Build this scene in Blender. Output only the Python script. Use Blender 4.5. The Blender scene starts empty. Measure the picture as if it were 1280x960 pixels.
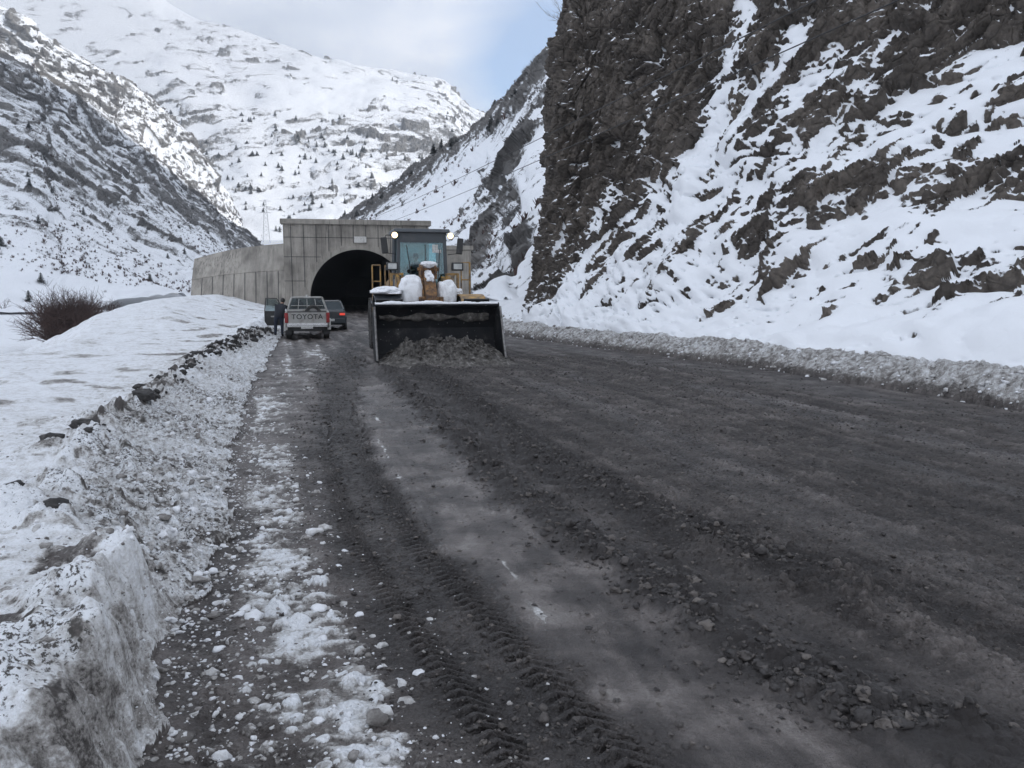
import bpy, bmesh, math, random
import numpy as np
from mathutils import Vector, Matrix, Euler
random.seed(7)
RES = 1.0
scene = bpy.context.scene
COL = scene.collection
PI = math.pi
R = math.radians

# ------------------------------------------------------------------ camera
CAM_H = 1.95
F = 967.0
PITCH = math.radians(7.07)
CS, SN = math.cos(PITCH), math.sin(PITCH)
cam_d = bpy.data.cameras.new('camera')
cam = bpy.data.objects.new('camera', cam_d)
COL.objects.link(cam)
cam.location = (0, 0, CAM_H)
cam.rotation_euler = (PI/2 - PITCH, 0, 0)
cam_d.sensor_width = 36
cam_d.lens = 36*F/1280
cam_d.clip_end = 20000
scene.camera = cam


def P(px, py, Y):
    """the world point that lies Y metres out on the line of sight through a photo pixel"""
    u = (px-640)/F
    v = (py-480)/F
    t = Y/(CS - v*SN)
    return Vector((u*t, Y, CAM_H + t*(-SN - v*CS)))


def G(px, py, z=0.0):
    u = (px-640)/F
    v = (py-480)/F
    t = (CAM_H-z)/(SN + v*CS)
    return Vector((u*t, t*(CS - v*SN), z))


# ------------------------------------------------------------------ noise
_rng = np.random.default_rng(3)
PERM = _rng.permutation(256).astype(np.int32)
PERM = np.concatenate([PERM, PERM, PERM])
_a = _rng.uniform(0, 2*PI, 256)
GR2 = np.stack([np.cos(_a), np.sin(_a)], -1)
_g = _rng.normal(size=(256, 3))
GR3 = _g/np.linalg.norm(_g, axis=1, keepdims=True)
RND = _rng.random((256, 4))


def perlin2(x, y, seed=0):
    xi = np.floor(x).astype(np.int64)
    yi = np.floor(y).astype(np.int64)
    xf = x-xi
    yf = y-yi
    u = xf*xf*xf*(xf*(xf*6-15)+10)
    v = yf*yf*yf*(yf*(yf*6-15)+10)
    xa = (xi+seed*17) & 255
    xb = (xa+1) & 255
    ya = (yi+seed*31) & 255
    yb = (ya+1) & 255

    def d(a, b, fx, fy):
        g = GR2[PERM[PERM[a]+b]]
        return g[..., 0]*fx + g[..., 1]*fy
    n0 = d(xa, ya, xf, yf)
    n1 = d(xb, ya, xf-1, yf)
    n2 = d(xa, yb, xf, yf-1)
    n3 = d(xb, yb, xf-1, yf-1)
    a = n0+u*(n1-n0)
    b = n2+u*(n3-n2)
    return (a+v*(b-a))*1.45


def fbm2(x, y, octs=4, seed=0, gain=.5):
    s = 0
    a = 1.0
    for o in range(octs):
        s = s + a*perlin2(x*2**o, y*2**o, seed+o*5)
        a *= gain
    return s


def perlin3(x, y, z, seed=0):
    xi = np.floor(x).astype(np.int64)
    yi = np.floor(y).astype(np.int64)
    zi = np.floor(z).astype(np.int64)
    xf = x-xi
    yf = y-yi
    zf = z-zi
    u = xf*xf*xf*(xf*(xf*6-15)+10)
    v = yf*yf*yf*(yf*(yf*6-15)+10)
    w = zf*zf*zf*(zf*(zf*6-15)+10)
    xa = (xi+seed*17) & 255
    ya = (yi+seed*31) & 255
    za = (zi+seed*7) & 255
    out = 0
    for dx in (0, 1):
        wx = u if dx else 1-u
        for dy in (0, 1):
            wy = v if dy else 1-v
            for dz in (0, 1):
                wz = w if dz else 1-w
                g = GR3[PERM[PERM[PERM[(xa+dx) & 255]+((ya+dy) & 255)]+((za+dz) & 255)]]
                out = out + wx*wy*wz*(g[..., 0]*(xf-dx)+g[..., 1]*(yf-dy)+g[..., 2]*(zf-dz))
    return out*1.5


def fbm3(p, f, octs=4, seed=0, gain=.5):
    s = 0
    a = 1.0
    for o in range(octs):
        k = f*2**o
        s = s + a*perlin3(p[..., 0]*k, p[..., 1]*k, p[..., 2]*k, seed+o*5)
        a *= gain
    return s


def ridged3(p, f, octs=4, seed=0, gain=.5):
    s = 0
    a = 1.0
    for o in range(octs):
        k = f*2**o
        n = perlin3(p[..., 0]*k, p[..., 1]*k, p[..., 2]*k, seed+o*5)
        s = s + a*(1-2*np.abs(n))
        a *= gain
    return s


def lumps(x, y, cell, prob, seed=0, rmin=.25, rmax=.5):
    """height of half buried clods: the highest of the random domes round a point (in cell units), and a random tone"""
    X = x/cell
    Y = y/cell
    xi = np.floor(X).astype(np.int64)
    yi = np.floor(Y).astype(np.int64)
    h = np.zeros_like(X)
    tone = np.zeros_like(X)
    for dx in (-1, 0, 1):
        for dy in (-1, 0, 1):
            a = xi+dx
            b = yi+dy
            k = PERM[PERM[(a+seed*13) & 255]+((b+seed*29) & 255)]
            k2 = PERM[k+91]
            r = RND[k]
            q = RND[k2]
            rad = (rmin+(rmax-rmin)*r[..., 2]**2)*(q[..., 0] < prob)
            d2 = (X-a-r[..., 0])**2+(Y-b-r[..., 1])**2
            # angular, not round: stretch by a random direction
            hh = np.sqrt(np.maximum(0, rad*rad-d2))*(.55+.6*q[..., 1])
            m = hh > h
            tone = np.where(m, q[..., 2], tone)
            h = np.maximum(h, hh)
    return h*cell, tone


def worley3(p, f, seed=0):
    """distance to nearest feature point, second nearest, and cell random"""
    X = p[..., 0]*f
    Y = p[..., 1]*f
    Z = p[..., 2]*f
    xi = np.floor(X).astype(np.int64)
    yi = np.floor(Y).astype(np.int64)
    zi = np.floor(Z).astype(np.int64)
    f1 = np.full(X.shape, 9.0)
    f2 = np.full(X.shape, 9.0)
    lin = np.zeros(X.shape)
    for dx in (-1, 0, 1):
        for dy in (-1, 0, 1):
            for dz in (-1, 0, 1):
                k = PERM[PERM[PERM[(xi+dx+seed*13) & 255]+((yi+dy) & 255)]+((zi+dz) & 255)]
                r = RND[k]
                ax = X-xi-dx-r[..., 0]
                ay = Y-yi-dy-r[..., 1]
                az = Z-zi-dz-r[..., 2]
                d = ax*ax+ay*ay+az*az
                g = GR3[PERM[k+57]]
                l = (ax*g[..., 0]+ay*g[..., 1]+az*g[..., 2])+(r[..., 3]-.5)*.8
                m = d < f1
                f2 = np.where(m, f1, np.minimum(f2, d))
                lin = np.where(m, l, lin)
                f1 = np.where(m, d, f1)
    return np.sqrt(f1), np.sqrt(f2), lin


def sstep(a, b, x):
    t = np.clip((x-a)/(b-a), 0, 1)
    return t*t*(3-2*t)


def boxblur(a, r, it=3):
    r = max(1, int(r))
    for _ in range(it):
        for ax in (0, 1):
            p = np.moveaxis(a, ax, 0)
            n = p.shape[0]
            q = np.concatenate([np.repeat(p[:1], r, 0), p, np.repeat(p[-1:], r, 0)], 0)
            c = np.cumsum(np.concatenate([np.zeros_like(q[:1]), q], 0), 0)
            p = (c[2*r+1:2*r+1+n]-c[:n])/(2*r+1)
            a = np.moveaxis(p, 0, ax)
    return a


# ------------------------------------------------------------------ materials
MATS = {}


def newmat(name):
    m = bpy.data.materials.new(name)
    m.use_nodes = True
    nt = m.node_tree
    b = nt.nodes['Principled BSDF']
    MATS[name] = m
    return m, nt, b


def N(nt, kind, **kw):
    n = nt.nodes.new(kind)
    for k, v in kw.items():
        if k == 'op':
            n.operation = v
        elif hasattr(n, k) and k not in ('inputs',):
            setattr(n, k, v)
    return n


def L(nt, a, b):
    nt.links.new(a, b)


def math_node(nt, op, a, b=None, clamp=False):
    n = nt.nodes.new('ShaderNodeMath')
    n.operation = op
    n.use_clamp = clamp
    for i, v in enumerate((a, b)):
        if v is None:
            continue
        if isinstance(v, (int, float)):
            n.inputs[i].default_value = v
        else:
            L(nt, v, n.inputs[i])
    return n.outputs[0]


def noise(nt, vec, scale, detail=4, rough=.55, dist=0):
    n = nt.nodes.new('ShaderNodeTexNoise')
    n.inputs['Scale'].default_value = scale
    n.inputs['Detail'].default_value = detail
    n.inputs['Roughness'].default_value = rough
    n.inputs['Distortion'].default_value = dist
    if vec is not None:
        L(nt, vec, n.inputs['Vector'])
    return n.outputs['Fac']


def ramp(nt, fac, stops, interp='LINEAR'):
    n = nt.nodes.new('ShaderNodeValToRGB')
    cr = n.color_ramp
    cr.interpolation = interp
    while len(cr.elements) < len(stops):
        cr.elements.new(.5)
    for e, (p, c) in zip(cr.elements, stops):
        e.position = p
        e.color = (*c, 1) if len(c) == 3 else c
    L(nt, fac, n.inputs['Fac'])
    return n.outputs['Color']


def mixc(nt, fac, a, b):
    n = nt.nodes.new('ShaderNodeMix')
    n.data_type = 'RGBA'
    n.clamp_factor = True
    if isinstance(fac, (int, float)):
        n.inputs[0].default_value = fac
    else:
        L(nt, fac, n.inputs[0])
    for i, v in ((6, a), (7, b)):
        if isinstance(v, tuple):
            n.inputs[i].default_value = (*v, 1)
        else:
            L(nt, v, n.inputs[i])
    return n.outputs[2]


def attr(nt, name):
    n = nt.nodes.new('ShaderNodeAttribute')
    n.attribute_name = name
    return n.outputs['Fac']


def pos(nt, obj=False):
    if obj:
        return nt.nodes.new('ShaderNodeTexCoord').outputs['Object']
    return nt.nodes.new('ShaderNodeNewGeometry').outputs['Position']


def vscale(nt, vec, s):
    n = nt.nodes.new('ShaderNodeMapping')
    n.inputs['Scale'].default_value = s
    L(nt, vec, n.inputs['Vector'])
    return n.outputs['Vector']


def bump(nt, b, height, strength=.5, dist=.02):
    n = nt.nodes.new('ShaderNodeBump')
    n.inputs['Strength'].default_value = strength
    n.inputs['Distance'].default_value = dist
    L(nt, height, n.inputs['Height'])
    L(nt, n.outputs[0], b.inputs['Normal'])


def simple(name, col, rough=.5, metal=0, dirt=None, dirt_amt=.5, scale=6, bumpy=0, emis=None, spec=None):
    """one colour worn by noise: dirt is the colour that spreads over it"""
    m, nt, b = newmat(name)
    b.inputs['Roughness'].default_value = rough
    b.inputs['Metallic'].default_value = metal
    if spec is not None:
        b.inputs['Specular IOR Level'].default_value = spec
    p = pos(nt, True)
    n = noise(nt, p, scale, 6, .65)
    d = dirt if dirt is not None else tuple(c*.7 for c in col)
    f = math_node(nt, 'MULTIPLY', math_node(nt, 'SUBTRACT', n, 1-dirt_amt-.1), 4.0, True)
    c = mixc(nt, f, col, d)
    L(nt, c, b.inputs['Base Color'])
    if bumpy:
        bump(nt, b, noise(nt, p, scale*5, 4), bumpy, .01)
    if emis:
        b.inputs['Emission Color'].default_value = (*emis[0], 1)
        b.inputs['Emission Strength'].default_value = emis[1]
    return m


SNOWC = (.80, .82, .85)


def mat_ground():
    m, nt, b = newmat('slush_ground')
    p = pos(nt)
    sn = attr(nt, 'snow')
    tn = attr(nt, 'tone')
    wt = attr(nt, 'wet')
    n1 = noise(nt, p, 9, 6, .62)
    n2 = noise(nt, p, 60, 4, .65)
    n3 = noise(nt, p, 1.6, 4, .6)
    f = math_node(nt, 'ADD', sn, math_node(nt, 'MULTIPLY', math_node(nt, 'SUBTRACT', n1, .5), .75))
    f = math_node(nt, 'ADD', f, math_node(nt, 'MULTIPLY', math_node(nt, 'SUBTRACT', n2, .5), .55))
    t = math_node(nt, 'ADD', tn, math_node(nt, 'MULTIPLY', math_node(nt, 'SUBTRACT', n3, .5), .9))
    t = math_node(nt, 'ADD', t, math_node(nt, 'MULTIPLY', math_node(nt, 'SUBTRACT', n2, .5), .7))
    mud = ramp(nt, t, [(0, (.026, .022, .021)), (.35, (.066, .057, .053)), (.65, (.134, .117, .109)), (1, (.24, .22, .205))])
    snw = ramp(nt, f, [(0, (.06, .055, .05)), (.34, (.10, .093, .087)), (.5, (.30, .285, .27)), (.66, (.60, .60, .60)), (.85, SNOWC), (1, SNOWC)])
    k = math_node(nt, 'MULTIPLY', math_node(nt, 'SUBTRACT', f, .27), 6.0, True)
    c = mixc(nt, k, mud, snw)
    sk = math_node(nt, 'MULTIPLY', math_node(nt, 'ADD', math_node(nt, 'SUBTRACT', noise(nt, p, 38, 5, .7), .80), math_node(nt, 'MULTIPLY', attr(nt, 'speck'), .30)), 14, True)
    c = mixc(nt, sk, c, (.07, .064, .058))
    L(nt, c, b.inputs['Base Color'])
    r0 = math_node(nt, 'SUBTRACT', .80, math_node(nt, 'MULTIPLY', wt, math_node(nt, 'ADD', .22, math_node(nt, 'MULTIPLY', n3, .6))))
    L(nt, r0, b.inputs['Roughness'])
    b.inputs['Specular IOR Level'].default_value = .5
    # crumbs of slush of three sizes
    gr = attr(nt, 'grain')
    wp = nt.nodes.new('ShaderNodeVectorMath')
    wp.operation = 'ADD'
    ws = nt.nodes.new('ShaderNodeVectorMath')
    ws.operation = 'SCALE'
    ws.inputs['Scale'].default_value = .05
    nn = nt.nodes.new('ShaderNodeTexNoise')
    nn.inputs['Scale'].default_value = 14
    nn.inputs['Detail'].default_value = 3
    L(nt, p, nn.inputs['Vector'])
    L(nt, nn.outputs['Color'], ws.inputs[0])
    L(nt, p, wp.inputs[0])
    L(nt, ws.outputs[0], wp.inputs[1])
    cr = None
    for sc_, am in ((11, 1.0), (27, .55), (60, .28)):
        v = nt.nodes.new('ShaderNodeTexVoronoi')
        v.feature = 'F1'
        v.inputs['Scale'].default_value = sc_
        L(nt, wp.outputs[0], v.inputs['Vector'])
        q = math_node(nt, 'MULTIPLY', math_node(nt, 'SUBTRACT', .8, v.outputs['Distance']), am)
        cr = q if cr is None else math_node(nt, 'ADD', cr, q)
    h = math_node(nt, 'ADD', math_node(nt, 'MULTIPLY', n1, .5), math_node(nt, 'MULTIPLY', n2, .5))
    h = math_node(nt, 'ADD', h, math_node(nt, 'MULTIPLY', noise(nt, p, 170, 2, .6), .3))
    h = math_node(nt, 'ADD', h, math_node(nt, 'MULTIPLY', cr, math_node(nt, 'MULTIPLY', gr, 2.2)))
    bump(nt, b, h, .9, .022)
    return m


def mat_snowrock(name, rocks, scale, detail_amp=.5, edge=9, snow=SNOWC, bump_d=.05, speck=0):
    m, nt, b = newmat(name)
    p = pos(nt)
    d = attr(nt, 'snow')
    n1 = noise(nt, p, scale*3, 5, .65)
    n2 = noise(nt, p, scale*.6, 4, .6)
    f = math_node(nt, 'ADD', d, math_node(nt, 'MULTIPLY', math_node(nt, 'SUBTRACT', n1, .5), detail_amp))
    if speck:
        n4 = noise(nt, p, scale*11, 4, .7)
        f = math_node(nt, 'SUBTRACT', f, math_node(nt, 'MULTIPLY', math_node(nt, 'MULTIPLY', math_node(nt, 'SUBTRACT', n4, .50), 8.0, True), math_node(nt, 'MULTIPLY', math_node(nt, 'SUBTRACT', 1.0, math_node(nt, 'MULTIPLY', d, 1.1), True), speck)))
    k = math_node(nt, 'ADD', math_node(nt, 'MULTIPLY', f, edge), .5, True)
    t = math_node(nt, 'ADD', math_node(nt, 'MULTIPLY', n2, .6), math_node(nt, 'MULTIPLY', noise(nt, p, scale*7, 6, .7), .45))
    rk = ramp(nt, t, [(.25, rocks[0]), (.5, rocks[1]), (.75, rocks[2])])
    c = mixc(nt, k, rk, snow)
    L(nt, c, b.inputs['Base Color'])
    L(nt, math_node(nt, 'ADD', .72, math_node(nt, 'MULTIPLY', k, .15)), b.inputs['Roughness'])
    b.inputs['Specular IOR Level'].default_value = .3
    vor = nt.nodes.new('ShaderNodeTexVoronoi')
    vor.feature = 'DISTANCE_TO_EDGE'
    vor.inputs['Scale'].default_value = scale*2.2
    L(nt, p, vor.inputs['Vector'])
    crack = math_node(nt, 'MULTIPLY', math_node(nt, 'MINIMUM', vor.outputs[0], .12), 5)
    hh = math_node(nt, 'ADD', math_node(nt, 'MULTIPLY', noise(nt, p, scale*9, 6, .7), .55), crack)
    hh = math_node(nt, 'MULTIPLY', hh, math_node(nt, 'SUBTRACT', 1.05, k))
    hh = math_node(nt, 'ADD', hh, math_node(nt, 'MULTIPLY', k, math_node(nt, 'ADD', .8, math_node(nt, 'MULTIPLY', n1, .25))))
    bump(nt, b, hh, .8, bump_d)
    return m


def mat_concrete(name='concrete', base=(.34, .315, .278)):
    m, nt, b = newmat(name)
    p = pos(nt, True)
    st = noise(nt, vscale(nt, p, (3.2, 3.2, .22)), 1.0, 6, .65)
    st2 = noise(nt, vscale(nt, p, (9, 9, .5)), 1.0, 4, .6)
    bl = noise(nt, p, .45, 5, .6)
    f = math_node(nt, 'ADD', math_node(nt, 'MULTIPLY', st, .35), math_node(nt, 'MULTIPLY', bl, .65))
    c = ramp(nt, f, [(.36, tuple(x*.50 for x in base)), (.46, tuple(x*.78 for x in base)), (.53, base), (.64, tuple(x*1.25 for x in base))])
    wet_ = math_node(nt, 'MULTIPLY', math_node(nt, 'SUBTRACT', noise(nt, p, .33, 3, .6), .44), 6, True)
    c = mixc(nt, math_node(nt, 'MULTIPLY', math_node(nt, 'MULTIPLY', math_node(nt, 'SUBTRACT', st2, .52), 9, True), wet_), c, tuple(x*.42 for x in base))
    L(nt, c, b.inputs['Base Color'])
    b.inputs['Roughness'].default_value = .9
    bump(nt, b, noise(nt, p, 8, 6, .7), .4, .02)
    return m


def mat_glass(name, tint, refl=.12, rough=.03):
    m, nt, b = newmat(name)
    tr = nt.nodes.new('ShaderNodeBsdfTransparent')
    tr.inputs[0].default_value = (*tint, 1)
    gl = nt.nodes.new('ShaderNodeBsdfGlossy')
    gl.inputs['Roughness'].default_value = rough
    gl.inputs[0].default_value = (.8, .9, .95, 1)
    fr = nt.nodes.new('ShaderNodeLayerWeight')
    f = math_node(nt, 'ADD', math_node(nt, 'MULTIPLY', math_node(nt, 'POWER', fr.outputs['Facing'], 4.0), .6), refl+.04)
    mx = nt.nodes.new('ShaderNodeMixShader')
    L(nt, f, mx.inputs[0])
    L(nt, tr.outputs[0], mx.inputs[1])
    L(nt, gl.outputs[0], mx.inputs[2])
    L(nt, mx.outputs[0], nt.nodes['Material Output'].inputs['Surface'])
    return m


# ------------------------------------------------------------------ object helpers
def thing(name, label, cat, loc=(0, 0, 0), rotz=0, group=None):
    o = bpy.data.objects.new(name, None)
    COL.objects.link(o)
    o.empty_display_size = .2
    o.location = loc
    o.rotation_euler = (0, 0, rotz)
    tag(o, label, cat, group)
    return o


def tag(o, label, cat, group=None, kind=None):
    o['label'] = label
    o['category'] = cat
    if group:
        o['group'] = group
    if kind:
        o['kind'] = kind
    return o


class MB:
    def __init__(self):
        self.v = []
        self.f = []

    def add(self, vs, fs):
        k = len(self.v)
        self.v += [Vector(v) for v in vs]
        self.f += [tuple(i+k for i in f) for f in fs]
        return self

    def box(self, c, s, rot=None):
        m = Euler(rot).to_matrix() if rot else Matrix.Identity(3)
        c = Vector(c)
        vs = [c + m @ Vector((x*s[0]/2, y*s[1]/2, z*s[2]/2)) for x in (-1, 1) for y in (-1, 1) for z in (-1, 1)]
        return self.add(vs, [(0, 1, 3, 2), (4, 6, 7, 5), (0, 4, 5, 1), (2, 3, 7, 6), (0, 2, 6, 4), (1, 5, 7, 3)])

    def prism(self, poly, axis, a, b):
        """extrude a 2D polygon along an axis: 'x' takes (y,z), 'y' takes (x,z), 'z' takes (x,y)"""
        def mk(p, t):
            return {'x': (t, p[0], p[1]), 'y': (p[0], t, p[1]), 'z': (p[0], p[1], t)}[axis]
        n = len(poly)
        vs = [mk(p, a) for p in poly]+[mk(p, b) for p in poly]
        fs = [tuple(range(n))[::-1], tuple(range(n, 2*n))]
        fs += [(i, (i+1) % n, n+(i+1) % n, n+i) for i in range(n)]
        return self.add(vs, fs)

    def tube(self, pts, r, n=8, r2=None):
        pts = [Vector(p) for p in pts]
        m = len(pts)
        rings = []
        up = None
        for i, p in enumerate(pts):
            d = (pts[min(i+1, m-1)]-pts[max(i-1, 0)]).normalized()
            if up is None:
                up = d.orthogonal().normalized()
            a = (up - d*up.dot(d))
            a = a.normalized() if a.length > 1e-5 else d.orthogonal().normalized()
            up = a
            b_ = d.cross(a)
            rr = r if r2 is None else r+(r2-r)*i/max(1, m-1)
            rings.append([p+(a*math.cos(2*PI*k/n)+b_*math.sin(2*PI*k/n))*rr for k in range(n)])
        vs = [q for rg in rings for q in rg]
        fs = []
        for i in range(m-1):
            for k in range(n):
                fs.append((i*n+k, i*n+(k+1) % n, (i+1)*n+(k+1) % n, (i+1)*n+k))
        fs.append(tuple(range(n))[::-1])
        fs.append(tuple(range((m-1)*n, m*n)))
        return self.add(vs, fs)

    def lathe(self, prof, c, axis='x', n=32):
        """(radius, offset) profile spun round an axis, closed into a ring"""
        c = Vector(c)
        m = len(prof)
        vs = []
        for k in range(n):
            a = 2*PI*k/n
            for r, o in prof:
                q = (r*math.cos(a), r*math.sin(a))
                vs.append(c+Vector({'x': (o, q[0], q[1]), 'y': (q[0], o, q[1]), 'z': (q[0], q[1], o)}[axis]))
        fs = [(k*m+i, k*m+(i+1) % m, ((k+1) % n)*m+(i+1) % m, ((k+1) % n)*m+i) for k in range(n) for i in range(m)]
        return self.add(vs, fs)

    def loft(self, rings, cap=True):
        n = len(rings[0])
        vs = [p for r in rings for p in r]
        fs = []
        for i in range(len(rings)-1):
            for k in range(n):
                fs.append((i*n+k, i*n+(k+1) % n, (i+1)*n+(k+1) % n, (i+1)*n+k))
        if cap:
            fs.append(tuple(range(n))[::-1])
            fs.append(tuple(range((len(rings)-1)*n, len(rings)*n)))
        return self.add(vs, fs)

    def build(self, name, mat, parent=None, bevel=0, smooth=False, subsurf=0):
        me = bpy.data.meshes.new(name)
        me.from_pydata([tuple(v) for v in self.v], [], self.f)
        bm = bmesh.new()
        bm.from_mesh(me)
        bmesh.ops.recalc_face_normals(bm, faces=bm.faces)
        bm.to_mesh(me)
        bm.free()
        if mat is not None:
            me.materials.append(mat if not isinstance(mat, str) else MATS[mat])
        o = bpy.data.objects.new(name, me)
        COL.objects.link(o)
        if parent is not None:
            o.parent = parent
        if bevel:
            b = o.modifiers.new('bevel', 'BEVEL')
            b.width = bevel
            b.segments = 2
            b.limit_method = 'ANGLE'
            b.angle_limit = R(35)
            b.harden_normals = False
        if subsurf:
            s = o.modifiers.new('subsurf', 'SUBSURF')
            s.levels = subsurf
            s.render_levels = subsurf
        if smooth:
            for p in me.polygons:
                p.use_smooth = True
        return o


def grid_mesh(name, V, mat, attrs=None, faces=None, smooth=True):
    """V: rows x cols x 3 array -> mesh object; faces: optional boolean rows-1 x cols-1 mask"""
    nr, nc = V.shape[:2]
    idx = np.arange(nr*nc).reshape(nr, nc)
    q = np.stack([idx[:-1, :-1], idx[:-1, 1:], idx[1:, 1:], idx[1:, :-1]], -1)
    q = q[faces] if faces is not None else q.reshape(-1, 4)
    used = np.unique(q)
    remap = np.zeros(nr*nc, dtype=np.int64)
    remap[used] = np.arange(len(used))
    q = remap[q]
    vv = V.reshape(-1, 3)[used]
    me = bpy.data.meshes.new(name)
    me.vertices.add(len(vv))
    me.vertices.foreach_set('co', vv.astype(np.float32).ravel())
    me.loops.add(q.size)
    me.loops.foreach_set('vertex_index', q.astype(np.int32).ravel())
    me.polygons.add(len(q))
    me.polygons.foreach_set('loop_start', (np.arange(len(q))*4).astype(np.int32))
    me.polygons.foreach_set('loop_total', np.full(len(q), 4, np.int32))
    me.update(calc_edges=True)
    if smooth:
        me.polygons.foreach_set('use_smooth', np.ones(len(q), bool))
    for k, a in (attrs or {}).items():
        at = me.attributes.new(k, 'FLOAT', 'POINT')
        at.data.foreach_set('value', a.reshape(-1)[used].astype(np.float32))
    me.materials.append(mat)
    me.validate()
    o = bpy.data.objects.new(name, me)
    COL.objects.link(o)
    return o


def soup(name, V, Fc, mat, smooth=False):
    """numpy vertices and equal-length faces -> object"""
    me = bpy.data.meshes.new(name)
    me.vertices.add(len(V))
    me.vertices.foreach_set('co', V.astype(np.float32).ravel())
    k = Fc.shape[1]
    me.loops.add(Fc.size)
    me.loops.foreach_set('vertex_index', Fc.astype(np.int32).ravel())
    me.polygons.add(len(Fc))
    me.polygons.foreach_set('loop_start', (np.arange(len(Fc))*k).astype(np.int32))
    me.polygons.foreach_set('loop_total', np.full(len(Fc), k, np.int32))
    me.update(calc_edges=True)
    if smooth:
        me.polygons.foreach_set('use_smooth', np.ones(len(Fc), bool))
    if mat is not None:
        me.materials.append(mat)
    o = bpy.data.objects.new(name, me)
    COL.objects.link(o)
    return o


def catmull(ctrl, nr, nc, ru=None, rv=None):
    """ctrl: r x c x k -> nr x nc x k by cubic interpolation through the points"""
    C = np.asarray(ctrl, float)

    def interp(A, n, tt=None):
        m = A.shape[0]
        t = np.linspace(0, m-1, n) if tt is None else tt
        i = np.clip(np.floor(t).astype(int), 0, m-2)
        f = (t-i).reshape(-1, *([1]*(A.ndim-1)))
        p0 = A[np.maximum(i-1, 0)]
        p1 = A[i]
        p2 = A[i+1]
        p3 = A[np.minimum(i+2, m-1)]
        return .5*((2*p1)+(-p0+p2)*f+(2*p0-5*p1+4*p2-p3)*f**2+(-p0+3*p1-3*p2+p3)*f**3)
    A = interp(C, nr, ru)
    A = np.moveaxis(interp(np.moveaxis(A, 1, 0), nc, rv), 0, 1)
    return A


def normals(V):
    du = np.gradient(V, axis=0)
    dv = np.gradient(V, axis=1)
    n = np.cross(dv, du)
    n /= np.linalg.norm(n, axis=-1, keepdims=True)+1e-9
    return n
SKY_STR, SUN_STR, EXPO, CLOUD, HAZE = .15, 4.0, 0.45, 7.4, .00045
# ================================================================== MATERIALS OF THE LAND
M_GROUND = mat_ground()
M_CLIFF = mat_snowrock('cliff_rock', ((.027, .024, .022), (.084, .072, .062), (.205, .176, .15)), .9, .45, 9, bump_d=.12)
M_SLOPE = mat_snowrock('slope_rock', ((.075, .072, .072), (.13, .125, .12), (.20, .19, .18)), .22, .95, 3.2, bump_d=.5, speck=.8)
M_FAR = mat_snowrock('far_rock', ((.10, .098, .095), (.16, .155, .15), (.24, .23, .22)), .05, 1.0, 3, bump_d=2.0, speck=.7)


def proj(V):
    """photo pixel at which a world point is seen"""
    x = V[..., 0]
    y = V[..., 1]
    z = V[..., 2]-CAM_H
    dep = y*CS - z*SN
    up = y*SN + z*CS
    return 640+F*x/dep, 480-F*up/dep


def seg_dist(px, py, line):
    best = np.full(px.shape, 1e9)
    for (x0, y0), (x1, y1) in zip(line[:-1], line[1:]):
        dx, dy = x1-x0, y1-y0
        t = np.clip(((px-x0)*dx+(py-y0)*dy)/(dx*dx+dy*dy), 0, 1)
        best = np.minimum(best, np.hypot(px-x0-t*dx, py-y0-t*dy))
    return best


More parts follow.
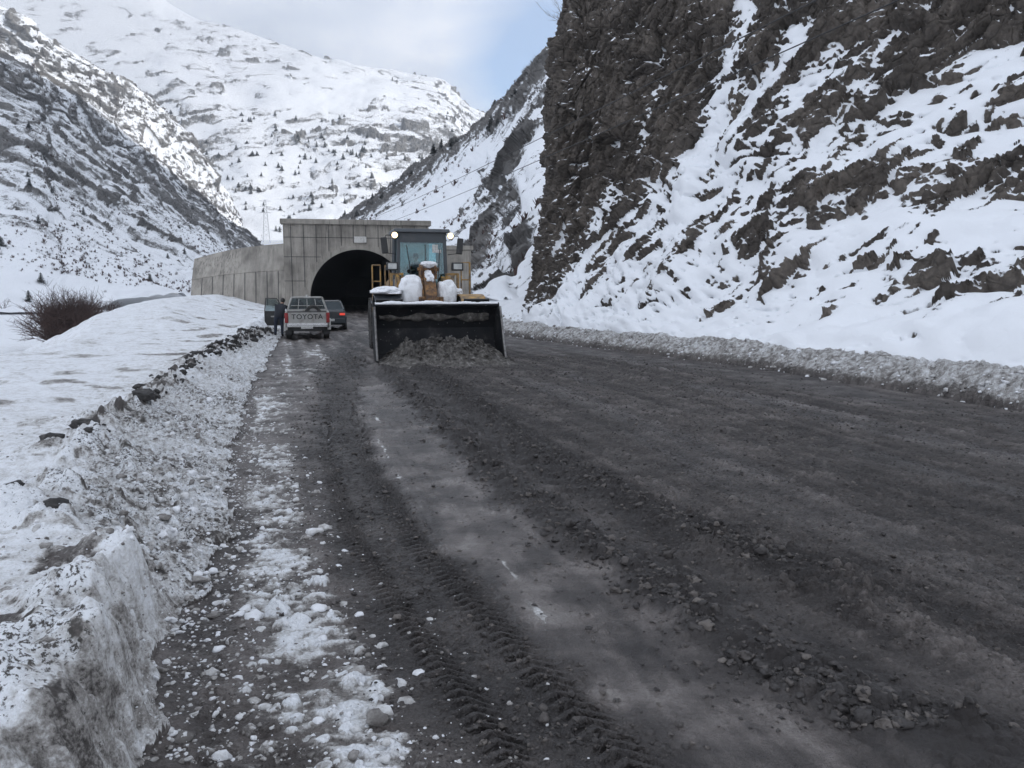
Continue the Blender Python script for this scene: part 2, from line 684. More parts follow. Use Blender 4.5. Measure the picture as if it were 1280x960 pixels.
def sheet(name, ctrl, nr, nc, amp, f, mat, seed=0, blur=10, strata=None, stretch=3.0, slope_k=1.2, lowf=None,
          ribs=(), kind='structure', terr=.0, world=False, low_amp=.25, thick=1.0, zaxis=0.0, base=0, smooth=4, fine=False, l2k=.36, flecks=0, rdg=.45, cracks=0):
    """a hillside: a surface through control points, broken up as rock, with a smoother coat of snow laid over it
    wherever the snow would stand proud of the rock"""
    C = np.array([[(*(P(*c[:3]) if not world else Vector(c[:3])), c[3]) for c in row] for row in ctrl])
    S = catmull(C, int(nr*RES), int(nc*RES))
    V = S[..., :3]
    B = S[..., 3]
    n = normals(V)
    tocam = np.array([0, 0, CAM_H+40*zaxis])-V
    s = np.sign((n*tocam).sum(-1, keepdims=True))
    s = np.where(np.abs(s.mean()) > .2, np.sign(s.mean()), s)
    n = n*s
    px, py = proj(V)
    bulge = 0
    for line, w, db, out in ribs:
        g = np.exp(-(seg_dist(px, py, line)/w)**2)
        B = B + db*g
        bulge = bulge + out*g
    if strata is not None:
        # strata: unit vectors of the layering; stretched along the bedding, squeezed across it
        e = np.array(strata, float)
        q = V @ e.T
        q = q*np.array([1.0/stretch, 1.0, 1.0/stretch**.5])
    else:
        q = V
    wob = np.stack([fbm3(V, f*.7, 2, seed+40+i) for i in range(3)], -1)
    q = q + wob*.35/f
    d = rdg*ridged3(q, f, 4 if rdg > .3 else 3, seed)
    wa, wb, l1 = worley3(q, f*1.1, seed)
    wc, wd_, l2 = worley3(q, f*2.7, seed+3)
    l3 = worley3(V, f*6.0, seed+5)[2]
    d = d + .75*l1 + l2k*l2 + .22*l3
    if fine:
        d = d + .08*worley3(V, f*13.0, seed+6)[2] + .05*perlin3(V[..., 0]*f*20, V[..., 1]*f*20, V[..., 2]*f*20, seed)
    if terr:
        ph = q[..., 1]*f*1.6 + .5*l1
        d = d + terr*(1-(ph-np.floor(ph)))
    if cracks:
        d = d - cracks*sstep(.13, .0, wb-wa)-.45*cracks*sstep(.14, .0, wd_-wc)
    d = d-d.mean()
    rockV = V + n*((d*amp)[..., None])
    nr_ = normals(rockV)*s
    nz = boxblur(nr_[..., 2], 1, 2)
    nz0 = boxblur(nr_[..., 2], max(6, blur*1.5), 2)
    lowf = lowf or f*.35
    # the snow follows the rock smoothed out, thicker where the rock faces up
    ds = boxblur(d, blur, 3)*.85 + boxblur(d, max(2, blur//4), 2)*.15 + B + low_amp*fbm3(V, lowf, 3, seed+9) + slope_k*np.clip(nz-nz0, -.6, .6)
    diff = ds-d
    if flecks:
        nzf = boxblur(nr_[..., 2], 1, 1)
        diff = np.maximum(diff, (nzf-.60)*flecks-.25*(fbm3(V, f*1.5, 2, seed+30)+.1))
    dsm = boxblur(ds, smooth, 2)
    ds = np.minimum(dsm, ds+.25)
    ds = np.maximum(ds, d*(diff <= 0)-9)
    h = np.where(diff > 0, np.maximum(ds, d-.03), d)
    hb = boxblur(h, 1, 1)
    w = sstep(0, .3, diff)
    h = h*(1-w)+hb*w
    if base:
        kk = sstep(0, base, np.linspace(0, 1, h.shape[0]))[:, None]
        h = h*kk
        diff = diff+(1-kk)*1.0
    W = V + n*((h*amp + bulge)[..., None])
    o = grid_mesh(name, W, mat, {'snow': np.clip(diff, -1.5, 1.5)})
    o['kind'] = kind
    return o, W, diff, nz


# ================================================================== GROUND: road, snow bank, berm
yy = lambda pts: (np.array([p[1] for p in pts]), np.array([p[0] for p in pts]))
LEFT = [(-.9, 0), (-1.52, 2.9), (-1.80, 4), (-2.12, 5.3), (-2.60, 6.8), (-4.25, 12), (-6.4, 20), (-9.0, 30), (-12.6, 45), (-16.4, 60), (-18.8, 68), (-23, 80)]
RIGHT = [(10.3, 0), (9.6, 6), (8.1, 12), (6.15, 18.5), (3.8, 23.2), (1.7, 27.3), (0, 31.5), (-2.6, 40), (-8.2, 60), (-10.0, 68), (-11, 80)]
EDGE = [(-11, 0), (-11.5, 5), (-12.6, 19), (-12.9, 22.5), (-18.9, 35.5), (-22, 45), (-25.5, 61), (-30, 80)]


def track(pxs):
    g = sorted([G(*p) for p in pxs], key=lambda v: v.y)
    ys = np.array([v.y for v in g])
    xs = np.array([v.x for v in g])
    return ys, xs


TA = track([(447, 420), (430, 460), (424, 500), (430, 570), (475, 670), (560, 780), (690, 930), (715, 960)])
TB = track([(480, 455), (500, 480), (560, 533), (620, 592), (700, 652), (800, 716), (900, 790), (1050, 872), (1250, 960), (1330, 990)])
TC = track([(520, 455), (545, 470), (600, 510), (690, 575), (760, 610), (850, 655), (1010, 725), (1060, 748)])
TI = track([(470, 500), (480, 560), (540, 660), (620, 770), (680, 845)])
TL = track([(318, 500), (322, 560), (338, 640), (385, 760), (470, 920), (490, 960)])
TG = track([(300, 560), (292, 600), (275, 690), (262, 760), (235, 860), (215, 960)])
TD = track([(1120, 780), (1180, 800), (1240, 835), (1330, 880)])
TCL = [(-10.1, 31.5), (-7.6, 18.8), (-5.55, 11.7), (-4.4, 7.75), (-4.0, 6.3)]   # the row of dark clods along the bank


def lat(tr, x, y):
    """sideways distance to a track and a 0..1 mask that fades past its two ends"""
    ys, xs = tr
    d = x-np.interp(y, ys, xs)
    m = sstep(ys[0]-1.0, ys[0]+.2, y)*(1-sstep(ys[-1]-.3, ys[-1]+2.0, y))
    slope = np.interp(y, ys, np.gradient(xs, ys))
    return d/np.sqrt(1+slope**2), m


def ground_height(x, y):
    """height of the snow and slush at (x, y), with its masks: snow, tone, wet"""
    wob = .16*perlin2(x*.9, y*.9, 3)+.09*perlin2(x*3, y*3, 4)+.045*perlin2(x*8, y*8, 9)+.02*perlin2(x*19, y*19, 10)
    wl = (x-np.interp(y, *yy(LEFT)))*.965 + wob
    wr = (np.interp(y, *yy(RIGHT))-x)*.94 + .22*perlin2(x*.6, y*.6, 8)+.08*perlin2(x*3, y*3, 6)
    far = sstep(18, 40, y)
    n05 = fbm2(x*.5, y*.5, 3, 11)
    n2 = fbm2(x*2.2, y*2.2, 4, 12)
    n8 = fbm2(x*9, y*9, 3, 13)
    n25 = perlin2(x*26, y*26, 14)
    sax = x+.30*y
    say = y-.30*x
    stk = fbm2(sax*3.0, say*.22, 4, 15)          # streaks that run with the road
    lA, tA_ = lumps(x, y, .16, .75, 21)
    lB, tB_ = lumps(x, y, .075, .7, 22)
    lC, tC_ = lumps(x, y, .33, .6, 23)
    lD, tD_ = lumps(x, y, .035, .6, 24)
    fine = .010*n2+.007*n8+.003*n25
    z = .012*n05+fine+.010*stk
    snow = np.full(x.shape, -.35)+.10*n2
    tone = .40+.16*n2+.20*stk
    wet = np.full(x.shape, .45)+.2*n2

    # right of the ridges: even, granular slush
    dB, mB = lat(TB, x, y)
    dC, mC = lat(TC, x, y)
    dA, mA = lat(TA, x, y)
    dI, mI = lat(TI, x, y)
    dL, mL = lat(TL, x, y)
    dG, mG = lat(TG, x, y)
    dD, mD = lat(TD, x, y)
    right = sstep(.1, 1.2, dB)
    edge_wet = sstep(2.6, .8, wr)*sstep(10, 14, y)
    gran = right*(1-edge_wet*.8)
    z += gran*(.9*lB*sstep(-.3, .4, n2+.3*n05)+.9*lD+.45*lA*sstep(.1, .6, n05+.4*n2)+.012*np.abs(n8)+.006*n25)
    tone += gran*(np.clip(lB/.03, 0, 1)*.22+np.clip(lD/.014, 0, 1)*.14-.16)+gran*(.22*(tB_-.5)*(lB > .004)+.16*(tD_-.5)*(lD > .003)+.10*n8+.05)  # lump tops paler, gaps darker: wet mud, plus shade painted into the tone
    tone = tone-edge_wet*.10
    wet = wet-gran*.35+edge_wet*.15
    snow += gran*np.where((tB_ > .95) & (lB > .012), .35, 0)

    lng = fbm2(sax*4, say*.12, 3, 37)
    tone += gran*(.20*lng-.10*sstep(.2, .5, fbm2(sax*1.5, say*.07, 2, 38)))
    z += gran*.012*lng
    wet += gran*.5*sstep(.1, .5, fbm2(sax*.9, say*.10, 2, 39))

    # ridges of clods thrown up by tyres
    for dd, mm, wdt, amp in ((dB, mB, .30, 1.0), (dC, mC, .24, .9)):
        g = np.exp(-((dd+.12*n2)/wdt)**2)*mm
        g2 = np.exp(-((dd+.12*n2)/(wdt*1.9))**2)*mm
        z += amp*(g*(.045+1.05*lA+.45*lC*sstep(-.2, .5, n05))+g2*(.9*lB+.5*lD))
        tone += g*(.30*(tA_-.6)*(lA > .01)-.26)+g2*(.12*(tB_-.6)-.14)
        wet -= g*.25
        snow += g*np.where((tA_ > .90) & (lA > .02), .33, 0)
    g = np.exp(-((dD+.1*n2)/.16)**2)*mD
    z += g*(.03+.8*lA+.6*lB)
    tone += g*.25
    snow += g*(.20+.5*(tA_-.5))
    # wheel track pressed between the ridges, with lugs
    mid = (dB+(-dC))*0
    between = sstep(.05, .2, dB)*sstep(.05, .2, -dC)*mB*mC
    s1 = y*1.05
    lug = np.sin(2*PI*(s1/.30)+np.abs(dB-.45)*9)
    tr = np.exp(-((dB-.48)/.26)**2)*mB*sstep(5.5, 8, y)
    z += tr*(-.022+.018*np.clip(lug*2, -1, 1))
    tone -= tr*.08
    tr = np.exp(-((dC+.42)/.16)**2)*mC
    z += tr*(-.014+.010*np.clip(1.6*np.sin(2*PI*s1/.17+np.abs(dC+.42)*16), -1, 1))

    # smooth scraped strip between track A and ridge B
    strip = sstep(.30, .46, dA+.14*n2)*sstep(-.16, -.34, dB-.14*n2)*sstep(17, 13, y)
    z = z*(1-.75*strip)+strip*(.002*n8+.0015*n25+.35*lB*(sstep(.25, .6, n2)))
    fst = fbm2(sax*13, say*.9, 3, 35)
    tone += strip*(.20+.10*stk+.22*n2+.10*fst+.10*n8)
    tone -= strip*.22*sstep(.1, .35, fbm2(x*1.7, y*1.1, 3, 36))
    snow += strip*.40*sstep(.42, .6, fst+.45*n2+.2*n8)
    wet += strip*.55
    ice = np.exp(-((dI+.05*n2)/.11)**2)*mI*sstep(-.25, .25, stk+.5*n2+.12)
    snow += ice*(.55+.5*n8)
    z += ice*.012
    ice2 = np.exp(-((dI-.33+.08*n2)/.13)**2)*mI*sstep(.25, .7, stk+.4*n2)
    snow += ice2*.50*strip

    # track A: dark churned mud with two treads
    band = np.exp(-(np.abs(dA-.02)/.46)**4)*mA
    z += band*(.35*lA*sstep(-.1, .5, n2)+.55*lB+.3*lD-.012)
    tone -= band*(.27-.14*(tB_-.5))
    snow -= band*.35
    for off, wd, per in ((-.20, .085, .075), (.24, .105, .085)):
        q = dA-off
        g = np.exp(-(np.abs(q+.012*n2)/wd)**4)*mA*sstep(15, 11, y)
        lug = np.sin(2*PI*s1/per+np.abs(q)*55)
        z = z*(1-.8*g)+g*(-.020+.017*np.clip(lug*2.2, -1, 1)+.004*n8)
        tone += g*.05
        wet += g*.15

    # left lane: packed snow and ice over dirt, white lumps
    lane = sstep(.0, .25, wl)*sstep(-.30, -.62, dA)*sstep(34, 20, y)
    icy = np.exp(-((dL+.10*n2)/.52)**2)*mL
    tex = .5*n8+.5*fbm2(sax*6, say*14, 3, 31)        # the cross ribs that tracks press into packed snow
    snow += lane*(.45+.24*n2+.14*n05+.24*tex)
    snow += lane*icy*(.40+.25*tex+.30*fbm2(sax*1.3, say*.9, 2, 33))
    z += lane*(.012*tex+.75*lB*sstep(-.2, .4, n2)+.35*lD)
    bigl = sstep(.0, .55, fbm2(x*1.1, y*1.1, 2, 34)+.25*sstep(8, 4, y))
    z += lane*bigl*.75*lA
    snow += lane*bigl*np.where(lA > .012, .55*(tA_-.15), 0)+lane*np.where((lB > .012) & (tB_ > .55), .35, 0)
    tone += lane*(.20+.12*n2)
    wet += lane*.2
    gut = np.exp(-((dG+.10*n2)/.17)**2)*mG*sstep(.02, .1, wl)*sstep(-.35, .25, n05+.7*n2+.25)
    snow -= gut*.75
    tone -= gut*.16
    z -= gut*.02
    fl = np.where((lD > .008) & (tD_ > .62), 1, 0)
    snow += gut*fl*1.0
    # muddy ruts further off
    z += far*(1-lane)*.03*stk
    rut = sstep(14, 20, y)*sstep(0, .4, wl)*sstep(.2, -.3, dB)
    tone += rut*.35*stk
    snow += rut*np.clip(.75*stk-.05, -.1, .6)+rut*.12*n2
    z += rut*(.03*stk+.3*lA*sstep(0, .5, n2))

    # ---- left snow bank
    d = -wl
    Hb = np.interp(y, [0, 3, 4.5, 6, 8, 12, 20, 30, 45, 60, 80], [.54, .53, .49, .43, .34, .27, .26, .28, .40, .5, .6])
    Hb = Hb + .08*perlin2(x*.7, y*.7, 41)
    cut = sstep(4.9, 4.0, y+.5*n05)                       # the part cut sheer by the plough
    run = .26+.0*y+(1-cut)*np.interp(y, [4, 6, 9, 14, 30], [.55, .85, 1.1, 1.0, .9])
    up_ = np.clip(d/run, 0, 1)
    prof = up_*(1-cut)+cut*sstep(0, 1, up_)
    prof = prof**(.8+.4*cut)
    bank = sstep(0, .02, d)
    P0 = np.interp(y, [0, 10, 25, 35, 45, 60, 80], [.36, .30, .30, .5, .8, .85, .9])
    top = Hb + (P0-Hb)*sstep(.6, 4.5, d)
    rim = np.exp(-((d-run-.12)/.28)**2)
    slump = bank*(1-cut)*sstep(1.35, .7, d/run)
    face = bank*cut*sstep(1.15, .9, d/run)
    zt = top*prof + rim*(.05+.09*n2+.5*lC*sstep(0, .5, n05+.2)+.6*lA+.4*lB)*bank
    # texture of the top
    rough = sstep(4.5, .8, d)
    zt += bank*(.035*n05+rough*(.022*n2+.012*n8+.004*n25+.35*lB*sstep(.0, .5, n2)+.18*lD)+ (1-rough)*(.09*fbm2(x*.35, y*.35, 3, 44)+.03*fbm2(x*1.4, y*1.4, 3, 43)))
    zt += slump*(.9*lA+.5*lC*sstep(-.2, .4, n2)+.7*lB+.6*lD)
    zt += face*(.02*fbm2(say*1.5, sax*1.5, 3, 45)+.02*n8)
    # row of clods
    cy = np.array([p[1] for p in TCL][::-1])
    cx = np.array([p[0] for p in TCL][::-1])
    dc = (x-np.interp(y, cy, cx))*.95
    mc = sstep(6.0, 8.5, y)*(1-sstep(31, 36, y))
    cw = np.interp(y, [6, 12, 30], [.14, .20, .30])
    gc = np.exp(-((dc+.25*n2)/cw)**2)*mc*sstep(-.35, .25, n05+.5*n2+np.interp(y, [7, 12, 18, 30], [-.35, -.05, .35, .5]))
    lE, tE_ = lumps(x, y, .42, .8, 46)
    zt += gc*(.03+.38*lE+.7*lA+.5*lB)
    gcw = np.exp(-((dc+.3*n2)/(cw*2.6))**2)*mc
    spk = sstep(.15, .55, fbm2(x*11, y*11, 3, 47))
    sn_b = .82+.10*n2
    dirt_low = sstep(4.2, .5, d)*np.interp(y, [3, 8, 20, 35], [1, .85, .6, .35])
    sn_b -= dirt_low*(.34*spk*sstep(-.5, .3, n05)+.06)
    sn_b -= gcw*.18*sstep(-.2, .3, n2)
    sn_b -= .33*sstep(.28, .6, fbm2(x*.8, y*.8, 4, 58)+.2*n2)*sstep(8, 2.5, d)*sstep(.9, 1.8, d)*sstep(7, 11, y)
    sn_b -= gc*np.where(.5*lE+lA > .05, .85, .15)
    far_s = np.interp(y, [6, 12, 25], [1, .55, .35])
    sn_b -= slump*far_s*(.04+.16*spk+.10*sstep(.1, .6, n2)-.40*(tA_-.55)*(lA > .01)-.25*(tB_-.5)*(lB > .005))
    fc_ = np.clip(.50+.12*fbm2(say*2.2, sax*2.2+zt*2, 4, 48)+.10*n8, .40, .8)
    sn_b = sn_b*(1-face)+fc_*face
    patch = sstep(.35, .7, fbm2(x*2.3, y*2.3, 3, 49))*sstep(2.2, .4, d)*sstep(9, 4, y)*(1-face)
    sn_b -= patch*.38
    sn_b += rim*.22*sstep(-.2, .3, n2)*(1-.5*patch)
    speck = np.clip(dirt_low*(.42+.5*n05+.25*n2)+.30*sstep(9, 2, d), 0, 1)*(1-.3*face)+.5*slump*np.interp(y, [6, 20], [.5, .4])
    tn_b = .35+.25*n2+.2*patch
    de = np.interp(y, *yy(EDGE))-x                         # past the edge of the shoulder it falls to the river flat
    de = de+.5*n05
    fall = -.42*np.maximum(0, de)
    fall = np.where(fall < -4.6, -4.6, fall)
    mound = .55*np.exp(-((de+2.2)/2.4)**2)*sstep(24, 40, y)
    zt = zt + fall + mound
    # ---- right berm and apron
    e = -wr
    berm = sstep(0, .02, e)
    Hr = np.interp(y, [0, 12, 20, 28, 40, 60], [.60, .56, .50, .45, .45, .5])*(1+.25*fbm2(x*.8, y*.8, 2, 52))
    zr = Hr*np.clip(e/.75, 0, 1)**.75
    zr = zr-(.18*sstep(.9, 1.9, e))+.34*np.maximum(0, e-1.8)**1.08
    rough2 = sstep(2.4, 1.0, e)
    zr += berm*rough2*(.55*lC*.7+.8*lA+.5*lB+.03*n2)+berm*(1-rough2)*(.05*n05)
    # little dribbles of snow rolled down on to the berm
    zr += berm*(1-rough2)*.25*lA*sstep(.35, .7, n2+.3*n05)
    sn_r = np.where(e < 1.6, .50, .95)
    sn_r = .62+.10*n2+.16*(tA_-.5)+.10*n8+.4*sstep(1.1, 2.1, e+.3*n2)
    sn_r -= sstep(.30, .0, e)*.30
    dk = (1-rough2)*sstep(.30, .5, fbm2(x*5+3, y*5, 3, 55)+.12)*sstep(3.1, 1.9, e+.4*n2)
    sn_r -= dk*.9
    tn_r = .62+.3*(tB_-.5)

    out_z = np.where(bank > .5, np.where(d < .6, np.maximum(zt, z*np.exp(-np.maximum(d, 0)*6)), zt), np.where(berm > .5, np.maximum(zr, 0)+z*np.exp(-np.maximum(e, 0)*6), z))
    out_s = np.where(bank > .5, sn_b, np.where(berm > .5, sn_r, snow))
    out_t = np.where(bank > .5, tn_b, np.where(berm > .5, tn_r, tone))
    out_w = np.where(bank > .5, .1, np.where(berm > .5, .15, wet))
    grain = np.clip(.25+.75*gran+.9*band-.75*strip*(1-np.clip(rut, 0, 1))+.5*lane, .08, 1.2)
    grain = np.where(bank > .5, np.clip(.25+.8*slump, 0, 1), np.where(berm > .5, np.where(e < 1.8, 1.1, .15), grain))
    speck = np.where(bank > .5, np.clip(speck, 0, 1), np.where(berm > .5, .5*(e < 2), 0))
    return out_z, out_s, np.clip(out_t, -.2, 1.2), np.clip(out_w, 0, 1), wl, wr, grain, speck


def radii():
    r = [1.3]
    while r[-1] < 92:
        q = r[-1]
        if q < 2.2:
            s = .03
        else:
            s = min(max(q*q/1600, .0042), .085)
        if q > 66:
            s = .3
        r.append(q+s/RES)
    return np.array(r)


rr = radii()
th = np.radians(np.linspace(-50, 47, int(1500*RES)))
RRg, THg = np.meshgrid(rr, th, indexing='ij')
gx = RRg*np.sin(THg)
gy = RRg*np.cos(THg)
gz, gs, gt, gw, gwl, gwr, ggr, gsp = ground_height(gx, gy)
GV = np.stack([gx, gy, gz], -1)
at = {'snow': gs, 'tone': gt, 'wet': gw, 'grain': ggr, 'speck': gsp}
fl = (gwl[:-1, :-1]+gwl[1:, 1:])/2
fr = (gwr[:-1, :-1]+gwr[1:, 1:])/2
bank_f = fl < 0
berm_f = (fr < 0) & ~bank_f
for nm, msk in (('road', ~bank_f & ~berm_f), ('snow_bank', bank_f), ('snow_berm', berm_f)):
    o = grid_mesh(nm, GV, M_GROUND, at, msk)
    o['kind'] = 'structure'


def ground_z(x, y):
    return float(ground_height(np.array([float(x)]), np.array([float(y)]))[0][0])


# ---- loose clods and lumps lying on the road: real pieces, too many to count
def chunks(name, pts, sizes, mat, seed, flat=.7, sub=1, soft=False, crumb=False):
    rg = np.random.default_rng(seed)
    bm = bmesh.new()
    if sub == 0:
        bmesh.ops.create_icosphere(bm, subdivisions=1, radius=1)
    else:
        bmesh.ops.create_icosphere(bm, subdivisions=sub, radius=1)
    bv = np.array([v.co[:] for v in bm.verts])
    bf = np.array([[v.index for v in f.verts] for f in bm.faces])
    bm.free()
    if sub == 0:                             # the twelve corners of an icosahedron
        ph = (1+5**.5)/2
        bv = np.array([(-1, ph, 0), (1, ph, 0), (-1, -ph, 0), (1, -ph, 0), (0, -1, ph), (0, 1, ph), (0, -1, -ph), (0, 1, -ph), (ph, 0, -1), (ph, 0, 1), (-ph, 0, -1), (-ph, 0, 1)])/math.hypot(1, ph)
        bf = np.array([(0, 11, 5), (0, 5, 1), (0, 1, 7), (0, 7, 10), (0, 10, 11), (1, 5, 9), (5, 11, 4), (11, 10, 2), (10, 7, 6), (7, 1, 8), (3, 9, 4), (3, 4, 2), (3, 2, 6), (3, 6, 8), (3, 8, 9), (4, 9, 5), (2, 4, 11), (6, 2, 10), (8, 6, 7), (9, 8, 1)])
    shapes = []
    for k in range(14):
        q = bv*1.0
        dirs = rg.normal(size=(9, 3))
        dirs /= np.linalg.norm(dirs, axis=1, keepdims=True)
        for dd in dirs:                      # plane cuts make it angular
            c = rg.uniform(.28, .75) if not (soft or crumb) else rg.uniform(.42, .9)
            pr = q @ dd
            q = q - np.outer(np.maximum(0, pr-c), dd)
        q = q*rg.uniform(.6, 1.3, 3)+rg.normal(size=q.shape)*(.12 if sub < 2 else (.15 if crumb else .08))
        q = q/np.abs(q).max()
        shapes.append(q)
    n = len(pts)
    nv = len(bv)
    V = np.zeros((n, nv, 3))
    for i in range(n):
        a = rg.uniform(0, 2*PI)
        q = shapes[rg.integers(14)].copy()
        b = rg.uniform(-.6, .6)
        rx = np.array([[1, 0, 0], [0, math.cos(b), -math.sin(b)], [0, math.sin(b), math.cos(b)]])
        rz = np.array([[math.cos(a), -math.sin(a), 0], [math.sin(a), math.cos(a), 0], [0, 0, 1]])
        q = q @ rx.T @ rz.T
        q[:, 2] *= flat
        V[i] = q*sizes[i]+pts[i]
    Fc = (bf[None]+(np.arange(n)*nv)[:, None, None]).reshape(-1, 3)
    o = soup(name, V.reshape(-1, 3), Fc, mat, soft)
    o['kind'] = 'stuff'
    return o


m, nt, b = newmat('mud_clod')
t = noise(nt, pos(nt), 13, 4, .6)
isl = nt.nodes.new('ShaderNodeNewGeometry').outputs['Random Per Island']
t = math_node(nt, 'ADD', math_node(nt, 'MULTIPLY', t, .45), math_node(nt, 'MULTIPLY', math_node(nt, 'POWER', isl, 2.2), .55))
L(nt, ramp(nt, t, [(.2, (.036, .032, .031)), (.36, (.068, .061, .058)), (.60, (.105, .092, .084)), (.80, (.17, .15, .134))]), b.inputs['Base Color'])
b.inputs['Roughness'].default_value = .65
bump(nt, b, noise(nt, pos(nt), 90, 4, .6), .8, .01)
m, nt, b = newmat('snow_lump')
t = noise(nt, pos(nt), 11, 5, .65)
isl = nt.nodes.new('ShaderNodeNewGeometry').outputs['Random Per Island']
t = math_node(nt, 'ADD', math_node(nt, 'MULTIPLY', t, .6), math_node(nt, 'MULTIPLY', isl, .36))
L(nt, ramp(nt, t, [(.28, (.13, .12, .112)), (.40, (.34, .325, .31)), (.52, (.62, .62, .62)), (.62, (.80, .81, .84))]), b.inputs['Base Color'])
b.inputs['Roughness'].default_value = .9
bump(nt, b, noise(nt, pos(nt), 70, 4, .6), .8, .01)

rg = np.random.default_rng(11)


def along(tr, n, wid, y0, y1, off=0, power=1.6):
    ys = y0+(y1-y0)*rg.random(n)**power
    xs = np.interp(ys, tr[0], tr[1])+off+rg.normal(size=n)*wid
    return xs, ys


xs, ys, ss = [], [], []
for tr, n, wid, y0, y1, sz in ((TB, 900, .16, 3.2, 16, .028), (TC, 600, .13, 5.3, 16, .025), (TA, 1300, .30, 3.1, 14, .015), (TB, 2500, .32, 3.2, 18, .012), (TC, 1800, .8, 5, 20, .012)):
    a, b_ = along(tr, n, wid, y0, y1)
    xs.append(a)
    ys.append(b_)
    ss.append(sz*np.clip(rg.lognormal(0, .45, n), .35, 2.4))
# strewn over the slush
n = 6000
b_ = 4+18*rg.random(n)**1.4
a = np.interp(b_, TB[0], TB[1])+.5+rg.random(n)*6
xs.append(a)
ys.append(b_)
ss.append(.009*np.clip(rg.lognormal(0, .6, n), .4, 4))
xs = np.concatenate(xs)
ys = np.concatenate(ys)
ss = np.concatenate(ss)
res = ground_height(xs, ys)
ok = (res[5] > .15) & (res[4] > .1)
chunks('mud_clods', np.stack([xs, ys, res[0]-ss*.05], -1)[ok], ss[ok], MATS['mud_clod'], 5, flat=.65, sub=2, crumb=True)

# the crumb of the slush itself: tens of thousands of small crumbs over the churned parts
n = 34000
b_ = 3.0+19*rg.random(n)**1.5
lo = np.interp(b_, TA[0], TA[1])-.7
hi = np.interp(b_, *yy(RIGHT))
a = lo+(hi-lo)*rg.random(n)
res = ground_height(a, b_)
s_ = (.0040+.0006*b_)*np.clip(rg.lognormal(0, .5, n), .4, 3.2)
ok = (res[6] > .30+.5*rg.random(n)) & (res[5] > .1)
chunks('slush_crumbs', np.stack([a, b_, res[0]+s_*.1], -1)[ok], s_[ok], MATS['mud_clod'], 15, flat=.75, sub=0, crumb=True)

xs, ys, ss = [], [], []
for tr, n, wid, y0, y1, sz, off in ((TG, 260, .28, 3.0, 9, .019, .0), (TL, 230, .38, 3.0, 9.5, .014, 0), (TG, 14, .25, 3.0, 8, .032, -.12), (TL, 34, .30, 3.2, 8, .034, .0), (TG, 1500, .25, 3.0, 8, .008, .0), (TL, 1200, .4, 3, 9, .007, 0)):
    a, b_ = along(tr, n, wid, y0, y1, off)
    xs.append(a)
    ys.append(b_)
    ss.append(sz*np.clip(rg.lognormal(0, .5, n), .35, 2.4))
xs = np.concatenate(xs)
ys = np.concatenate(ys)
ss = np.concatenate(ss)
res = ground_height(xs, ys)
ok = (res[4] > -.12) & (ys > 2.8)
chunks('snow_lumps', np.stack([xs, ys, res[0]-ss*.05], -1)[ok], ss[ok], MATS['snow_lump'], 6, flat=.7, sub=2, soft=True)

xs, ys, ss = [], [], []
for n, d0, sd_, y0, y1, sz, pw in ((900, .25, .35, 4.2, 16, .019, 1.3), (150, .3, .35, 4.5, 14, .035, 1.4), (2500, .3, .45, 3.6, 14, .009, 1.2), (700, 1.1, .7, 3, 12, .012, 1.2)):
    b_ = y0+(y1-y0)*rg.random(n)**pw
    a = np.interp(b_, *yy(LEFT))-d0-rg.normal(size=n)*sd_
    xs.append(a)
    ys.append(b_)
    ss.append(sz*np.clip(rg.lognormal(0, .5, n), .35, 2.2))
xs = np.concatenate(xs)
ys = np.concatenate(ys)
ss = np.concatenate(ss)
res = ground_height(xs, ys)
chunks('bank_lumps', np.stack([xs, ys, res[0]+ss*.05], -1), ss, MATS['snow_lump'], 9, flat=.75, sub=2, soft=True)

# lumps on the berm's road side
n = 900
b_ = 9+24*rg.random(n)
a = np.interp(b_, *yy(RIGHT))+rg.normal(size=n)*.35+.25
res = ground_height(a, b_)
s_ = .03*np.clip(rg.lognormal(0, .6, n), .3, 3)
ok = res[5] < .12
chunks('berm_lumps', np.stack([a, b_, res[0]+s_*.2], -1)[ok], s_[ok], MATS['snow_lump'], 8)

# dark clods that stand alone on the bank
m, nt, b = newmat('bank_clod')
L(nt, ramp(nt, noise(nt, pos(nt), 10, 5, .65), [(.35, (.02, .019, .019)), (.55, (.045, .042, .04)), (.68, (.12, .115, .11))]), b.inputs['Base Color'])
b.inputs['Roughness'].default_value = .8
bump(nt, b, noise(nt, pos(nt), 40, 5, .65), 1, .02)


n = 620
b_ = 7+25*rg.random(n)**1.1
a = np.interp(b_, [p[1] for p in TCL][::-1], [p[0] for p in TCL][::-1])+rg.normal(size=n)*np.interp(b_, [7, 14, 30], [.10, .16, .26])
keep = perlin2(b_*.9, b_*0+3.3, 66)+np.interp(b_, [7, 12, 18, 32], [-.1, .15, .5, .7]) > rg.random(n)*.6-.1
s_ = np.interp(b_, [7, 14, 30], [.030, .052, .075])*np.clip(rg.lognormal(0, .55, n), .35, 2.3)
gz_ = ground_height(a, b_)[0]
chunks('clod_row', np.stack([a, b_, gz_+s_*.1], -1)[keep], s_[keep], MATS['bank_clod'], 41, flat=.7, sub=2, crumb=True)


